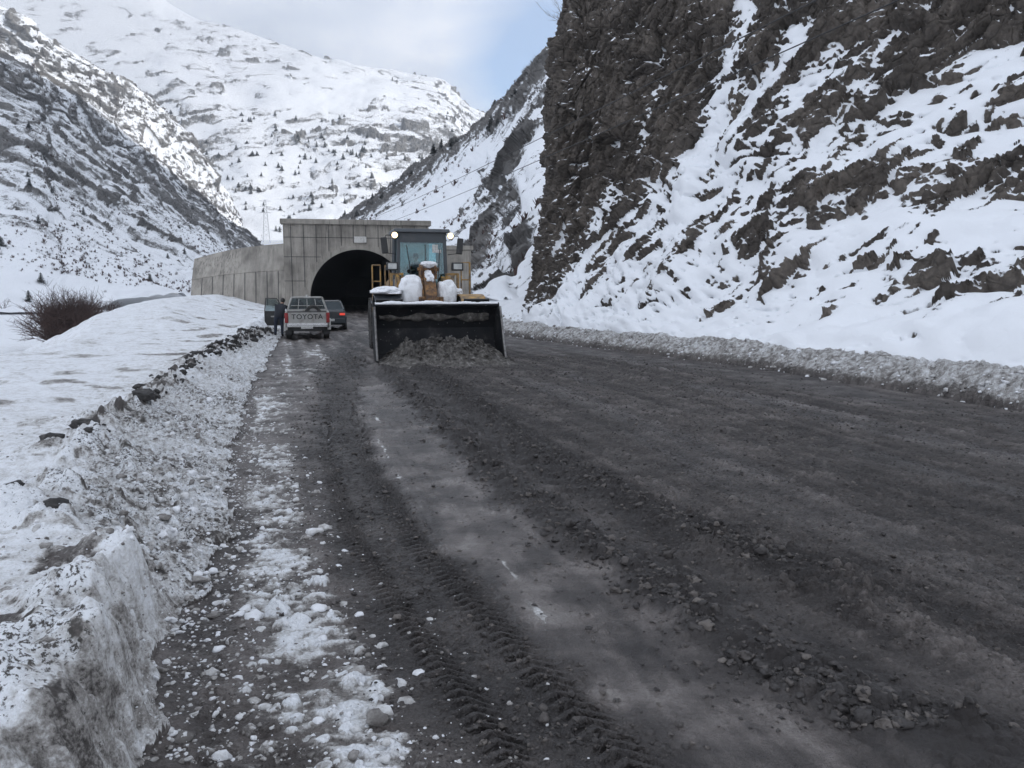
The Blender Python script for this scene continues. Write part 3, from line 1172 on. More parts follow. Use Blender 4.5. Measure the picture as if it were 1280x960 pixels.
def clod(px, py, w, zz, label, seed):
    c = G(px, py, zz)
    r = random.Random(seed)
    bm = bmesh.new()
    bmesh.ops.create_icosphere(bm, subdivisions=3, radius=1)
    dirs = [Vector((r.gauss(0, 1), r.gauss(0, 1), r.gauss(0, 1))).normalized() for _ in range(12)]
    cs = [r.uniform(.45, .9) for _ in dirs]
    for v in bm.verts:
        for dd, c_ in zip(dirs, cs):
            v.co -= dd*max(0, v.co.dot(dd)-c_)
        nn = perlin3(np.array([v.co.x*2.5+seed]), np.array([v.co.y*2.5]), np.array([v.co.z*2.5]))[0]
        v.co *= 1+.25*nn
        v.co = Vector((v.co.x*w, v.co.y*w*.8, v.co.z*w*.55))
    me = bpy.data.meshes.new('mud_clod')
    bm.to_mesh(me)
    bm.free()
    me.materials.append(MATS['bank_clod'])
    o = bpy.data.objects.new('mud_clod', me)
    COL.objects.link(o)
    o.location = (c.x, c.y, ground_z(c.x, c.y)+w*.12)
    o.rotation_euler = (0, 0, r.uniform(0, 6))
    tag(o, label, 'clod', 'dark clods standing on the snow bank')


clod(15, 609, .11, .42, 'small dark clod in the dirty snow at the left edge of the picture', 1)
clod(72, 648, .10, .42, 'flat dark clod lying nearest the camera on the snow bank', 2)
clod(178, 503, .20, .38, 'biggest dark clod of the row along the snow bank', 3)
clod(105, 532, .17, .38, 'low dark clod just left of the near end of the clod row', 4)
clod(64, 553, .13, .38, 'small clod left of the clod row, between it and the picture edge', 6)

# ================================================================== VALLEY FLOOR AND RIVER
vx = np.concatenate([np.linspace(-2200, -140, 40), np.linspace(-138, 60, 150), np.linspace(70, 700, 20)])
vy = np.concatenate([np.linspace(-600, 0, 16), np.linspace(3, 300, 150), np.linspace(310, 2380, 40)])
VX, VY = np.meshgrid(vx, vy)
VZ = -3.9+.35*fbm2(VX*.05, VY*.05, 3, 61)+.10*fbm2(VX*.3, VY*.3, 3, 62)
riv = np.exp(-((VY-70-.12*(VX+45)+2.5*perlin2(VX*.05, VX*0+.5, 63))/5.0)**2)*sstep(-20, -32, VX)
VZ = VZ-riv*1.0+.3*(1-riv)
o = grid_mesh('valley_floor', np.stack([VX, VY, VZ], -1), M_GROUND, {'snow': .9-.10*np.abs(fbm2(VX*.4, VY*.4, 3, 64)), 'tone': VZ*0+.4, 'wet': VZ*0, 'grain': VZ*0+.1, 'speck': VZ*0})
o['kind'] = 'structure'
m, nt, b = newmat('river_water')
b.inputs['Base Color'].default_value = (.10, .12, .14, 1)
b.inputs['Roughness'].default_value = .12
bump(nt, b, noise(nt, vscale(nt, pos(nt), (1, 3, 1)), 1.5, 4), .25, .05)
rv = MB().add([(-160, 45, -4.15), (-26, 62, -4.15), (-26, 82, -4.15), (-160, 70, -4.15)], [(0, 1, 2, 3)]).build('river_water', 'river_water')
rv['kind'] = 'structure'

# ================================================================== CLIFF BESIDE THE ROAD
u1 = Vector((.29, -.957, 0))                  # along the face, towards the camera
phi = R(64)
e_al = u1*math.cos(phi)+Vector((0, 0, 1))*math.sin(phi)
e_ac = -u1*math.sin(phi)+Vector((0, 0, 1))*math.cos(phi)
e_nn = e_al.cross(e_ac)
STR = [e_al[:], e_ac[:], e_nn[:]]
cl = [
    [(720, 420, 60, 2), (660, 412, 37.5, 1.0), (712, 436, 31.5, 2), (790, 455, 26, 2), (950, 480, 19.3, 2), (1270, 515, 13.5, 2), (1690, 560, 9.6, 2)],
    [(722, 370, 60, .5), (672, 368, 39.3, -.1), (720, 384, 33.5, .55), (800, 395, 28.5, .65), (960, 408, 22, .62), (1280, 395, 16.3, .8), (1700, 410, 12.0, 1)],
    [(724, 300, 60, 0), (681, 300, 40.3, -.55), (735, 310, 35.5, .0), (812, 312, 31, .30), (960, 320, 25, .32), (1280, 290, 19.5, .34), (1700, 285, 15, .4)],
    [(728, 210, 60, -.5), (688, 215, 40.8, -.8), (745, 215, 37, -.55), (825, 215, 33.2, .0), (960, 212, 28.3, .22), (1280, 170, 22.5, .16), (1700, 150, 17.8, .2)],
    [(732, 120, 60, -.8), (691, 125, 40.5, -.9), (750, 118, 37.2, -.85), (835, 112, 34.2, -.5), (965, 105, 30.5, .05), (1280, 60, 25.2, .05), (1700, 20, 20.3, .1)],
    [(738, 25, 60, -.8), (707, 25, 41.5, -.9), (760, 10, 38, -.9), (845, 0, 35.2, -.75), (968, -10, 32.6, -.35), (1280, -60, 27.6, -.35), (1700, -130, 22.5, 0)],
    [(752, -80, 62, .2), (722, -90, 45, -.5), (775, -120, 42, -.8), (858, -140, 40, -.6), (975, -150, 38, .0), (1280, -210, 33, .2), (1700, -300, 27, .2)],
    [(775, -180, 70, .8), (750, -180, 62, .8), (800, -200, 60, .8), (880, -220, 56, .8), (1000, -240, 52, .8), (1280, -290, 46, .8), (1700, -380, 38, .8)],
]
cl_ribs = [
    ([(690, 395), (730, 330), (760, 250), (830, 190)], 30, -.35, .3),
    ([(800, 420), (850, 330), (900, 270)], 22, -.22, .25),
    ([(1040, 400), (1110, 340), (1160, 300)], 30, -.25, .2),
    ([(900, 300), (960, 285), (1010, 260)], 28, -.30, .3),
    ([(1180, 380), (1230, 350), (1270, 330)], 34, -.55, .3),
    ([(930, 190), (1030, 150), (1100, 100), (1200, 40)], 36, -.45, .6),
    ([(1060, 240), (1160, 230), (1240, 225)], 36, -.42, .4),
    ([(1000, 60), (1100, 20), (1250, -10)], 50, -.55, .7),
    ([(960, 180), (1080, 60)], 15, .45, -.2),
    ([(1110, 190), (1200, 130), (1280, 60)], 22, .45, -.1),
    ([(1000, 320), (1110, 300), (1280, 290)], 22, .5, .0),
    ([(880, 60), (900, 190), (890, 330)], 22, .25, -.3),
    ([(790, 330), (760, 400)], 22, .3, 0),
    ([(935, 5), (905, 90), (872, 200), (845, 300)], 13, .95, -.25),
    ([(1015, 30), (955, 120), (905, 205)], 12, .8, -.2),
    ([(1210, -15), (1125, 60), (1065, 115)], 14, .8, -.15),
    ([(770, 240), (740, 330), (715, 385)], 10, .8, -.15),
    ([(840, 40), (815, 130), (800, 190)], 8, .7, -.15),
]
cliff_o, cliff_V, cliff_d, _ = sheet('cliff', cl, 800, 960, .55, .60, M_CLIFF, seed=2, blur=20, strata=STR, stretch=2.4, slope_k=1.0,
                                     ribs=cl_ribs, terr=.28, low_amp=.40, thick=1.0, base=.10, smooth=5, fine=True, l2k=.62, flecks=1.8, rdg=.26, cracks=.42)

# ================================================================== SLOPES
# right of the valley, beyond the cliff
rs = [
    [(380, 345, 130, 1), (425, 342, 115, 1), (480, 342, 104, 1), (530, 346, 92, 1), (575, 358, 78, 1), (612, 385, 60, 1), (645, 397, 49, 1), (690, 404, 46, 1), (800, 404, 50, 1)],
    [(380, 325, 190, .8), (425, 318, 170, .9), (480, 308, 150, 1), (530, 305, 130, 1), (575, 310, 100, .7), (612, 330, 76, .3), (645, 345, 62, .5), (690, 350, 56, .8), (800, 350, 60, 1)],
    [(380, 305, 250, .5), (425, 295, 225, .5), (480, 275, 200, .7), (530, 260, 175, .9), (575, 250, 140, 1), (612, 260, 105, .7), (645, 265, 84, .5), (690, 260, 74, .9), (800, 250, 76, 1)],
    [(380, 295, 290, .2), (425, 284, 265, .15), (480, 258, 240, .3), (530, 228, 215, .55), (575, 205, 180, .8), (612, 195, 140, .8), (645, 180, 112, .6), (690, 165, 100, .7), (800, 150, 100, .8)],
    [(380, 290, 330, .1), (425, 278, 310, 0), (470, 249, 290, .0), (530, 208, 265, .1), (572, 182, 235, .1), (612, 147, 195, .1), (650, 110, 160, .05), (690, 66, 140, .05), (800, 10, 135, .3)],
    [(380, 310, 420, .5), (425, 300, 400, .5), (470, 275, 380, .5), (530, 240, 350, .5), (572, 215, 320, .5), (612, 180, 280, .5), (650, 150, 240, .5), (690, 110, 210, .5), (800, 60, 200, .5)],
]
rs_ribs = [
    ([(592, 345), (610, 300), (628, 250), (650, 200), (668, 170)], 11, -.95, 1.2),
    ([(640, 280), (652, 250)], 8, -.8, .6),
    ([(612, 375), (650, 350), (672, 318)], 8, -.75, .4),
    ([(655, 330), (672, 290)], 9, -.6, .4),
    ([(560, 210), (600, 185), (640, 140), (690, 90)], 16, -.30, .8),
    ([(470, 262), (520, 225), (575, 190)], 10, -.30, .8),
    ([(520, 300), (560, 250), (620, 190)], 14, .4, 0),
]
rslope_o, rslope_V, rslope_d, rslope_n = sheet('hill', rs, 420, 560, 1.9, .16, M_SLOPE, seed=5, blur=14, ribs=rs_ribs, slope_k=.9, low_amp=.25,
                                               strata=STR, stretch=3, terr=.3)

# left spur, in the shade
ls = [
    [(-420, 425, 130, 1), (0, 406, 165, 1), (80, 399, 180, 1), (160, 392, 205, 1), (235, 384, 245, 1), (300, 368, 330, 1), (340, 338, 480, 1)],
    [(-420, 340, 165, .7), (0, 350, 195, .85), (80, 352, 215, .85), (160, 352, 240, .8), (235, 350, 285, .75), (295, 345, 365, .6), (338, 330, 510, .6)],
    [(-420, 230, 205, .35), (0, 275, 235, .40), (75, 288, 260, .42), (155, 300, 290, .42), (230, 312, 335, .45), (292, 325, 405, .4), (335, 322, 535, .4)],
    [(-420, 90, 250, .1), (0, 190, 280, .12), (70, 210, 305, .10), (145, 235, 340, .08), (215, 265, 390, .08), (282, 295, 450, .1), (332, 316, 555, .2)],
    [(-420, -60, 290, .05), (0, 120, 320, .06), (65, 150, 345, .04), (137, 185, 385, .02), (203, 226, 425, .02), (270, 272, 490, .05), (328, 309, 570, .1)],
    [(-420, -140, 315, .1), (0, 70, 340, .1), (61, 104, 365, .1), (131, 149, 405, .08), (192, 203, 445, .08), (262, 256, 505, .1), (325, 305, 585, .1)],
    [(-420, -60, 460, .5), (0, 130, 480, .5), (61, 160, 510, .5), (131, 200, 540, .5), (192, 245, 590, .5), (262, 290, 650, .5), (325, 330, 740, .5)],
]
lslope_o, lslope_V, lslope_d, lslope_n = sheet('hill', ls, 520, 520, 3.6, .055, M_SLOPE, seed=8, blur=9, slope_k=1.0, low_amp=.30, terr=.3,
                                               strata=[(.6, .5, -.6), (.5, .3, .8), (.6, -.8, 0)], stretch=2.5)
# lit spur behind it
fs = [
    [(-420, 330, 520, .8), (0, 260, 540, .8), (60, 270, 560, .8), (140, 290, 600, .8), (215, 300, 640, .8), (262, 310, 690, .8), (300, 315, 740, .8)],
    [(-420, 100, 570, .25), (0, 130, 590, .15), (56, 150, 605, .15), (142, 195, 645, .25), (212, 225, 685, .4), (258, 255, 730, .5), (300, 290, 780, .6)],
    [(-420, -60, 600, .1), (0, 60, 620, -.02), (54, 90, 635, -.04), (143, 135, 670, .05), (211, 175, 710, .25), (256, 220, 755, .4), (300, 280, 800, .6)],
    [(-420, -160, 620, .1), (0, 12, 640, .05), (52, 44, 655, .02), (144, 99, 690, .05), (210, 146, 730, .2), (254, 200, 775, .4), (300, 275, 820, .5)],
    [(-420, -80, 780, .5), (0, 80, 800, .5), (52, 110, 815, .5), (144, 160, 850, .5), (210, 200, 890, .5), (254, 250, 930, .5), (300, 310, 980, .5)],
]
fspur_o, fspur_V, fspur_d, fspur_n = sheet('hill', fs, 300, 420, 6, .035, M_FAR, seed=12, blur=8, slope_k=.9, low_amp=.35, terr=.2)
# the bright far mountain
fm = [
    [(-420, 330, 850, 1), (100, 325, 830, 1), (220, 322, 800, 1), (300, 318, 790, 1), (380, 312, 780, 1), (440, 306, 790, 1), (500, 300, 800, 1), (560, 300, 820, 1), (620, 300, 850, 1), (760, 300, 900, 1)],
    [(-420, 240, 1000, .6), (100, 250, 970, .55), (220, 248, 930, .5), (300, 250, 900, .6), (380, 252, 890, .6), (440, 245, 890, .5), (500, 240, 910, .5), (560, 240, 940, .5), (620, 245, 980, .5), (760, 260, 1030, .5)],
    [(-420, 150, 1150, .5), (100, 170, 1110, .4), (220, 172, 1070, .35), (300, 180, 1040, .42), (380, 187, 1030, .42), (440, 182, 1030, .3), (500, 178, 1050, .15), (560, 185, 1080, .25), (615, 205, 1120, .3), (760, 230, 1180, .5)],
    [(-420, 60, 1350, .6), (100, 100, 1300, .6), (220, 108, 1250, .6), (300, 118, 1220, .7), (380, 128, 1200, .8), (440, 132, 1210, .8), (500, 135, 1230, .7), (560, 148, 1260, .4), (612, 178, 1300, .3), (760, 210, 1360, .5)],
    [(-420, -60, 1600, .7), (100, 30, 1550, .7), (220, 60, 1500, .5), (300, 76, 1480, .45), (380, 85, 1460, .8), (440, 100, 1460, .9), (500, 108, 1480, .8), (556, 122, 1500, .5), (608, 158, 1540, .4), (760, 200, 1600, .5)],
    [(-420, -140, 1800, .9), (100, -40, 1750, .9), (220, 20, 1700, .9), (300, 44, 1680, .9), (380, 72, 1640, .7), (440, 88, 1600, .8), (500, 98, 1600, .7), (556, 108, 1600, .5), (607, 150, 1620, .4), (760, 195, 1680, .5)],
    [(-420, -60, 2300, .6), (100, 30, 2250, .6), (220, 50, 2200, .6), (300, 70, 2200, .6), (380, 110, 2150, .6), (440, 130, 2100, .6), (500, 140, 2100, .6), (556, 150, 2100, .6), (607, 190, 2100, .6), (760, 230, 2200, .6)],
]
fmt_o, fmt_V, fmt_d, fmt_n = sheet('mountain', fm, 460, 680, 12, .017, M_FAR, seed=17, blur=9, slope_k=.8, low_amp=.35, terr=.25)
# the big mountain the cliff belongs to; it keeps the sun off the road
bx = np.array([22, 60, 110, 170, 250, 330, 420.0])
by = np.array([-600, -350, -150, 0, 120, 260, 420, 600, 800.0])
bz = []
for y_ in by:
    k = 345+18*math.sin(y_*.02)-max(0, y_-420)*.35
    off = max(0, y_-60)*.33
    bz.append([(x_+off, y_, z_, .35) for x_, z_ in zip(bx, (16, 70, 150, 240, k, 300, 180))])
sheet('mountain', bz, 160, 160, 6, .03, M_SLOPE, seed=23, blur=6, world=True, terr=.2)
# ================================================================== OBJECT MATERIALS
mat_concrete()
mat_concrete('concrete_dark', (.10, .098, .095))
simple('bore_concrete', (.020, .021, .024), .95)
simple('yellow_paint', (.42, .24, .055), .5, 0, (.10, .075, .055), .52, 5, .3)
simple('rust_yellow', (.30, .15, .045), .7, 0, (.06, .035, .025), .55, 9, .4)
simple('cab_paint', (.055, .062, .07), .45, 0, (.10, .10, .10), .35, 4)
simple('black_plastic', (.018, .018, .019), .5, 0, (.05, .048, .045), .4, 8)
simple('tyre_rubber', (.016, .016, .016), .85, 0, (.07, .065, .06), .5, 7, .5)
m, nt, b = newmat('bucket_steel')
p_ = pos(nt, True)
c_ = ramp(nt, noise(nt, p_, 2.2, 6, .65, .3), [(.38, (.009, .010, .012)), (.56, (.016, .016, .018)), (.68, (.05, .048, .047)), (.78, (.22, .215, .21))])
fl_ = math_node(nt, 'MULTIPLY', math_node(nt, 'SUBTRACT', noise(nt, p_, 11, 4, .6), .66), 14, True)
L(nt, mixc(nt, fl_, c_, (.4, .4, .4)), b.inputs['Base Color'])
b.inputs['Specular IOR Level'].default_value = .2
b.inputs['Roughness'].default_value = .65
bump(nt, b, noise(nt, p_, 14, 5, .65), .5, .015)
simple('worn_steel', (.22, .215, .21), .45, .6, (.05, .045, .04), .5, 7)
simple('chrome', (.5, .5, .5), .25, 1, (.2, .2, .2), .4, 8)
simple('silver_paint', (.36, .355, .34), .35, .25, (.17, .155, .135), .42, 3)
simple('sedan_paint', (.035, .042, .048), .25, .2, (.075, .072, .068), .42, 3)
simple('red_lens', (.28, .02, .02), .25)
simple('red_lens_lit', (.6, .03, .02), .3, emis=((1, .10, .06), .4))
simple('lamp_lit', (.9, .85, .7), .3, emis=((1, .74, .40), 2.4))
simple('lamp_glass', (.45, .46, .45), .15)
simple('plate_white', (.55, .55, .54), .5, 0, (.25, .24, .22), .45, 20)
simple('letter_black', (.02, .02, .02), .5)
simple('sign_white', (.62, .61, .58), .6, 0, (.35, .33, .30), .42, 6)
simple('dark_coat', (.012, .014, .020), .85, 0, (.02, .022, .03), .5, 10)
simple('jeans', (.020, .026, .045), .9)
simple('boot', (.012, .011, .011), .7)
simple('skin', (.42, .26, .19), .55)
simple('hair', (.012, .010, .009), .6)
simple('seat_fabric', (.02, .02, .022), .9)
simple('cable_black', (.03, .03, .032), .6)
simple('twig_bark', (.092, .054, .045), .9, 0, (.055, .036, .031), .5, 4)
simple('conifer_needles', (.055, .062, .055), .9, 0, (.16, .165, .165), .5, 3)
simple('pylon_steel', (.25, .26, .27), .6, .3)
mat_glass('cab_glass', (.60, .76, .78), .03)
mat_glass('car_glass', (.30, .36, .36), .0, .08)
m, nt, b = newmat('loose_snow')
b.inputs['Base Color'].default_value = (.82, .83, .85, 1)
b.inputs['Roughness'].default_value = .8
t = noise(nt, pos(nt), 6, 5, .6)
L(nt, ramp(nt, t, [(.3, (.66, .66, .67)), (.5, (.82, .83, .85))]), b.inputs['Base Color'])
bump(nt, b, noise(nt, pos(nt), 18, 5, .6), .8, .03)
m, nt, b = newmat('slush_heap')
t = noise(nt, pos(nt), 9, 5, .6)
L(nt, ramp(nt, t, [(.3, (.030, .027, .025)), (.48, (.075, .068, .061)), (.62, (.15, .14, .128)), (.78, (.32, .31, .295))]), b.inputs['Base Color'])
b.inputs['Roughness'].default_value = .75
bump(nt, b, noise(nt, pos(nt), 35, 5, .65), 1, .03)

# ================================================================== TUNNEL
T_ROT = R(11)
T0 = G(450, 392)
tun = thing('road_tunnel', 'grey concrete tunnel portal with dark arched mouth, streaked with damp', 'tunnel', (T0.x, T0.y, -.02), T_ROT)
AR, SPR = 3.66, 1.22
XL, XR, HT = -5.50, 5.35, 6.72


def arch_pts(r, n=28, z0=-.4):
    pts = [(-r, z0)]
    pts += [(-r*math.cos(PI*k/n), SPR + r*math.sin(PI*k/n)) for k in range(n+1)]
    pts += [(r, z0)]
    return pts


ap = arch_pts(AR+.32)
mb = MB()
D = 1.1
outer = []
for x_, z_ in ap:                                     # ray out from the arch to the outline of the wall
    if z_ <= SPR:
        outer.append((XL if x_ < 0 else XR, z_))
    else:
        dx, dz = x_, z_-SPR
        k = min((XL/dx if dx < -1e-6 else (XR/dx if dx > 1e-6 else 1e9)), (HT-SPR)/dz if dz > 1e-6 else 1e9)
        outer.append((dx*k, SPR+dz*k))
# put the two upper corners in
n = len(ap)
for y_, flip in ((0, False), (D, True)):
    vs = [(p[0], y_, p[1]) for p in ap]+[(p[0], y_, p[1]) for p in outer]
    fs = [(i, i+1, n+i+1, n+i) for i in range(n-1)]
    mb.add(vs, fs)
    for i in range(n-1):
        a, c = outer[i], outer[i+1]
        if abs(a[0]-c[0]) > 1e-4 and abs(a[1]-c[1]) > 1e-4:
            cx = XL if a[0] < 0 else XR
            mb.add([(a[0], y_, a[1]), (c[0], y_, c[1]), (cx, y_, HT)], [(0, 1, 2)])
mb.add([(XL, 0, -.4), (XL, D, -.4), (XL, D, HT), (XL, 0, HT)], [(0, 1, 2, 3)])
mb.add([(XR, 0, -.4), (XR, D, -.4), (XR, D, HT), (XR, 0, HT)], [(0, 1, 2, 3)])
mb.add([(XL, 0, HT), (XR, 0, HT), (XR, D, HT), (XL, D, HT)], [(0, 1, 2, 3)])
mb.build('portal_wall', 'concrete', tun)
# the rim of the arch and the bore
ri = arch_pts(AR)
ro = arch_pts(AR+.32)
mb = MB()
for ya, yb in ((-.10, .45),):
    vs = [(p[0], ya, p[1]) for p in ri]+[(p[0], ya, p[1]) for p in ro]
    mb.add(vs, [(i, i+1, n+i+1, n+i) for i in range(n-1)])
    mb.add([(p[0], ya, p[1]) for p in ri]+[(p[0], yb, p[1]) for p in ri], [(i, i+1, n+i+1, n+i) for i in range(n-1)])
    mb.add([(p[0], ya, p[1]) for p in ro]+[(p[0], yb, p[1]) for p in ro], [(i, i+1, n+i+1, n+i) for i in range(n-1)])
mb.build('arch_rim', 'concrete', tun)
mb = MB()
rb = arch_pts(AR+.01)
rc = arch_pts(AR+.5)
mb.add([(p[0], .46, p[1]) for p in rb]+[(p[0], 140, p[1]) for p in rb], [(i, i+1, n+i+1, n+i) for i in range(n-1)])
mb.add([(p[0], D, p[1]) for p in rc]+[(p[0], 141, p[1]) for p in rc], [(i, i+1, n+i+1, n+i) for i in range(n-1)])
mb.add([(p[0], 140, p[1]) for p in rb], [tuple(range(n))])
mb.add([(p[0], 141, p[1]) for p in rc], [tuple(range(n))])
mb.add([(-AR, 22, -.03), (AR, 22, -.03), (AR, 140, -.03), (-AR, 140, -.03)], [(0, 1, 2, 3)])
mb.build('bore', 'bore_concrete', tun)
mb = MB().box(((XL+XR)/2, .37, HT+.19), (XR-XL+.36, 1.2, .38))
mb.build('coping', 'concrete', tun, .04)
# pilaster seams: raised panel joints on the face
mb = MB()
for k in range(12):
    x_ = XL+.55+k*.92
    zb = 0 if abs(x_) > AR+.5 else SPR+math.sqrt(max(0, (AR+.45)**2-x_*x_))
    if HT-zb > .3:
        mb.box((x_, -.012, (HT+zb)/2), (.05, .03, HT-zb-.05))
for z_ in (2.5, 4.3, 5.75):
    for sx in (-1, 1):
        xin = AR+.45 if z_ < SPR else math.sqrt(max(0, (AR+.5)**2-(z_-SPR)**2))if z_-SPR < AR+.5 else 0
        a, c = sorted((sx*xin, XL if sx < 0 else XR))
        if c-a > .2:
            mb.box(((a+c)/2, -.010, z_), (c-a, .026, .045))
mb.build('panel_joint', 'concrete_dark', tun)
sg = MB().box((.15, -.09, 5.62), (.92, .06, .46)).build('sign_plate', 'sign_white', tun, .01)

# wing wall to the left of the portal: battered, panelled, its top falling away
pl = tun.matrix_basis.copy()
a_top, a_bot = P(361, 304, 59.2), P(363, 390, 58.6)
b_top, b_bot = P(243, 325, 62.5), P(236, 392, 60.5)
wing = thing('retaining_wall', 'grey battered concrete wing wall left of the tunnel, top sloping down', 'retaining wall', (a_bot.x, a_bot.y, 0), 0)
o0 = Vector((a_bot.x, a_bot.y, 0))
NW = 9
mbw = MB()
mbj = MB()
mbu = MB()
back = Vector((.1, 1.2, 0))


def wpt(t, h):
    top = a_top.lerp(b_top, t)+Vector((0, 0, .28*math.sin(t*PI*.9)))
    bot = a_bot.lerp(b_bot, t)
    bot.z = -.6
    if h <= .66:
        k = h*.85
    else:
        k = .561+(h-.66)/.34*.439
    p = bot.lerp(top, h)
    d_ = (top-bot)
    q = Vector((bot.x+d_.x*k, bot.y+d_.y*k, p.z))
    return q-o0


HS = [0, .2, .4, .66, .83, 1]
ring = []
for i in range(NW*2+1):
    t = i/(NW*2)
    ring.append([wpt(t, h) for h in HS]+[wpt(t, 1)+back, wpt(t, 0)+back])
mbw.loft(ring)
mbw.build('wall_face', 'concrete', wing)
for i in range(1, NW):
    t = i/NW
    mbj.tube([wpt(t, h)+Vector((0, -.0, 0)) for h in (0, .3, .66)], .035, 6)
mbj.build('panel_joint', 'concrete_dark', wing)
mbu.tube([wpt(t/12, .66)+Vector((0, -.01, 0)) for t in range(13)], .045, 6)
mbu.build('ledge', 'concrete', wing)

# stub wall seen to the right behind the loader
c = P(560, 360, 57)
stub = thing('concrete_block', 'grey concrete end pier with flat cap, right of the loader cab', 'pier', (c.x, c.y, 0), R(8))
MB().box((.5, .6, 2.15), (2.4, 1.2, 5.1)).build('pier_body', 'concrete', stub, .03)
MB().box((.5, .6, 4.86), (2.75, 1.5, .30)).build('cap', 'concrete', stub, .03)

# low parapet far left of the tunnel
a, b_ = P(174, 380, 64), P(243, 376, 64)
gr = thing('guard_rail', 'low dark guard rail half buried in snow left of the wing wall', 'guard rail', (a.x, a.y, a.z), 0)
mb = MB()
mb.box(((b_.x-a.x)/2, 0, .10), (b_.x-a.x, .14, .26), (0, -math.atan2(b_.z-a.z, b_.x-a.x), 0))
mb.build('rail', 'concrete_dark', gr, .02)
for k in range(5):
    t = k/4
    MB().box(((b_.x-a.x)*t, .05, (b_.z-a.z)*t-.25), (.16, .16, .7)).build('post', 'concrete_dark', gr)

# ================================================================== WHEEL LOADER
LR = R(14)
fw = Vector((math.sin(LR), -math.cos(LR), 0))
BC = G(553, 456)
root_l = Vector((BC.x, BC.y+.15, 0))-fw*4.2
ld = thing('wheel_loader', 'yellow wheel loader with dark cab and wide black bucket facing the camera', 'wheel loader', root_l, LR)


def wheel(parent, c, r, w_, n=34, lug=True, name='wheel'):
    """tyre and rim as sub-parts of one wheel"""
    c = Vector(c)
    e = bpy.data.objects.new(name, None)
    COL.objects.link(e)
    e.parent = parent
    e.location = c
    h = w_/2
    mb = MB()
    pr = [(r*.58, -h*.80), (r*.75, -h*.98), (r*.92, -h*.95), (r*.985, -h*.72), (r, -h*.3), (r, h*.3), (r*.985, h*.72), (r*.92, h*.95), (r*.75, h*.98), (r*.58, h*.80)]
    mb.lathe(pr, (0, 0, 0), 'x', 40)
    if lug:
        for k in range(n):
            for s in (-1, 1):
                a = 2*PI*(k+.5*(s > 0))/n
                m_ = Matrix.Rotation(a, 3, 'X')
                q = m_ @ Vector((s*h*.5, 0, r*1.012))
                bx = MB().box((0, 0, 0), (h*.98, r*2*PI/n*.48, r*.06))
                rr_ = m_ @ Matrix.Rotation(s*.5, 3, 'Z')
                mb.add([q+rr_ @ v for v in bx.v], bx.f)
    mb.build('tyre', 'tyre_rubber', e, smooth=False)
    mb = MB()
    mb.lathe([(r*.1, -h*.35), (r*.45, -h*.35), (r*.60, -h*.78), (r*.62, -h*.78), (r*.62, h*.78), (r*.60, h*.78), (r*.45, h*.35), (r*.1, h*.35)], (0, 0, 0), 'x', 28)
    mb.build('rim', 'yellow_paint' if lug else 'worn_steel', e)
    return e


# --- bucket
BW = 3.28
prof = [(-4.20, .03), (-3.55, .06), (-3.20, .22), (-2.98, .52), (-2.93, .88), (-3.05, 1.22), (-3.26, 1.47)]
th_ = .05
pin = []
for i, (y_, z_) in enumerate(prof):
    a = Vector(prof[max(i-1, 0)])
    c = Vector(prof[min(i+1, len(prof)-1)])
    d_ = (c-a).normalized()
    pin.append((y_+d_.y*th_, z_-d_.x*th_))
bk = MB().prism(prof+pin[::-1], 'x', -BW/2, BW/2).build('bucket', 'bucket_steel', ld)
side = [(-4.20, .03), (-3.55, .0), (-3.16, .18), (-2.92, .50), (-2.87, .88), (-3.0, 1.25), (-3.26, 1.50), (-3.55, 1.44), (-4.02, .42), (-4.2, .12)]
for s in (-1, 1):
    MB().prism(side, 'x', s*(BW/2+.002), s*(BW/2+.05)).build('side_plate', 'bucket_steel', bk, .008)
    # worn wear strip on the side plate's leading edge
    MB().tube([(s*(BW/2+.026), -4.22, .12), (s*(BW/2+.026), -4.04, .44), (s*(BW/2+.026), -3.57, 1.46)], .03, 6).build('edge_strip', 'worn_steel', bk)
MB().box((0, -4.23, .035), (BW+.1, .16, .045)).build('cutting_edge', 'worn_steel', bk, .01)
MB().box((0, -3.31, 1.49), (BW+.1, .14, .10), (R(-30), 0, 0)).build('top_lip', 'bucket_steel', bk, .015)
mb = MB()
for i in range(9):
    mb.prism([(-.05+(-1.44+.36*i), 0), (.05+(-1.44+.36*i), 0), (.035+(-1.44+.36*i), .2), (-.035+(-1.44+.36*i), .2)], 'y', -4.33, -4.26)
# --- frame, arms and linkage
mb = MB()
mb.box((0, -1.45, .95), (1.05, 2.1, .75))
mb.prism([(-2.45, .75), (-1.6, 1.55), (-.55, 2.32), (-.3, 2.32), (-.3, .6), (-2.3, .6)], 'x', -.82, -.70)
mb.prism([(-2.45, .75), (-1.6, 1.55), (-.55, 2.32), (-.3, 2.32), (-.3, .6), (-2.3, .6)], 'x', .70, .82)
mb.build('front_frame', 'yellow_paint', ld, .015)
for s in (-1, 1):
    MB().prism([(-3.0, .35), (-2.9, .75), (-2.2, 1.35), (-1.2, 2.05), (-.5, 2.30), (-.4, 2.08), (-1.1, 1.68), (-2.0, .95), (-2.75, .3)], 'x', s*.55, s*.67).build('lift_arm', 'yellow_paint', ld, .015)
    MB().tube([(s*.63, -.35, 1.0), (s*.63, -1.1, 1.42)], .085, 12).tube([(s*.63, -1.1, 1.42), (s*.63, -1.75, 1.6)], .05, 10).build('lift_cylinder', 'rust_yellow', ld)
MB().prism([(-2.55, 1.15), (-2.35, 1.75), (-1.85, 2.35), (-1.6, 2.45), (-1.45, 2.25), (-1.75, 1.8), (-2.1, 1.2), (-2.4, 1.05)], 'x', -.16, .16).build('bell_crank', 'rust_yellow', ld, .02)
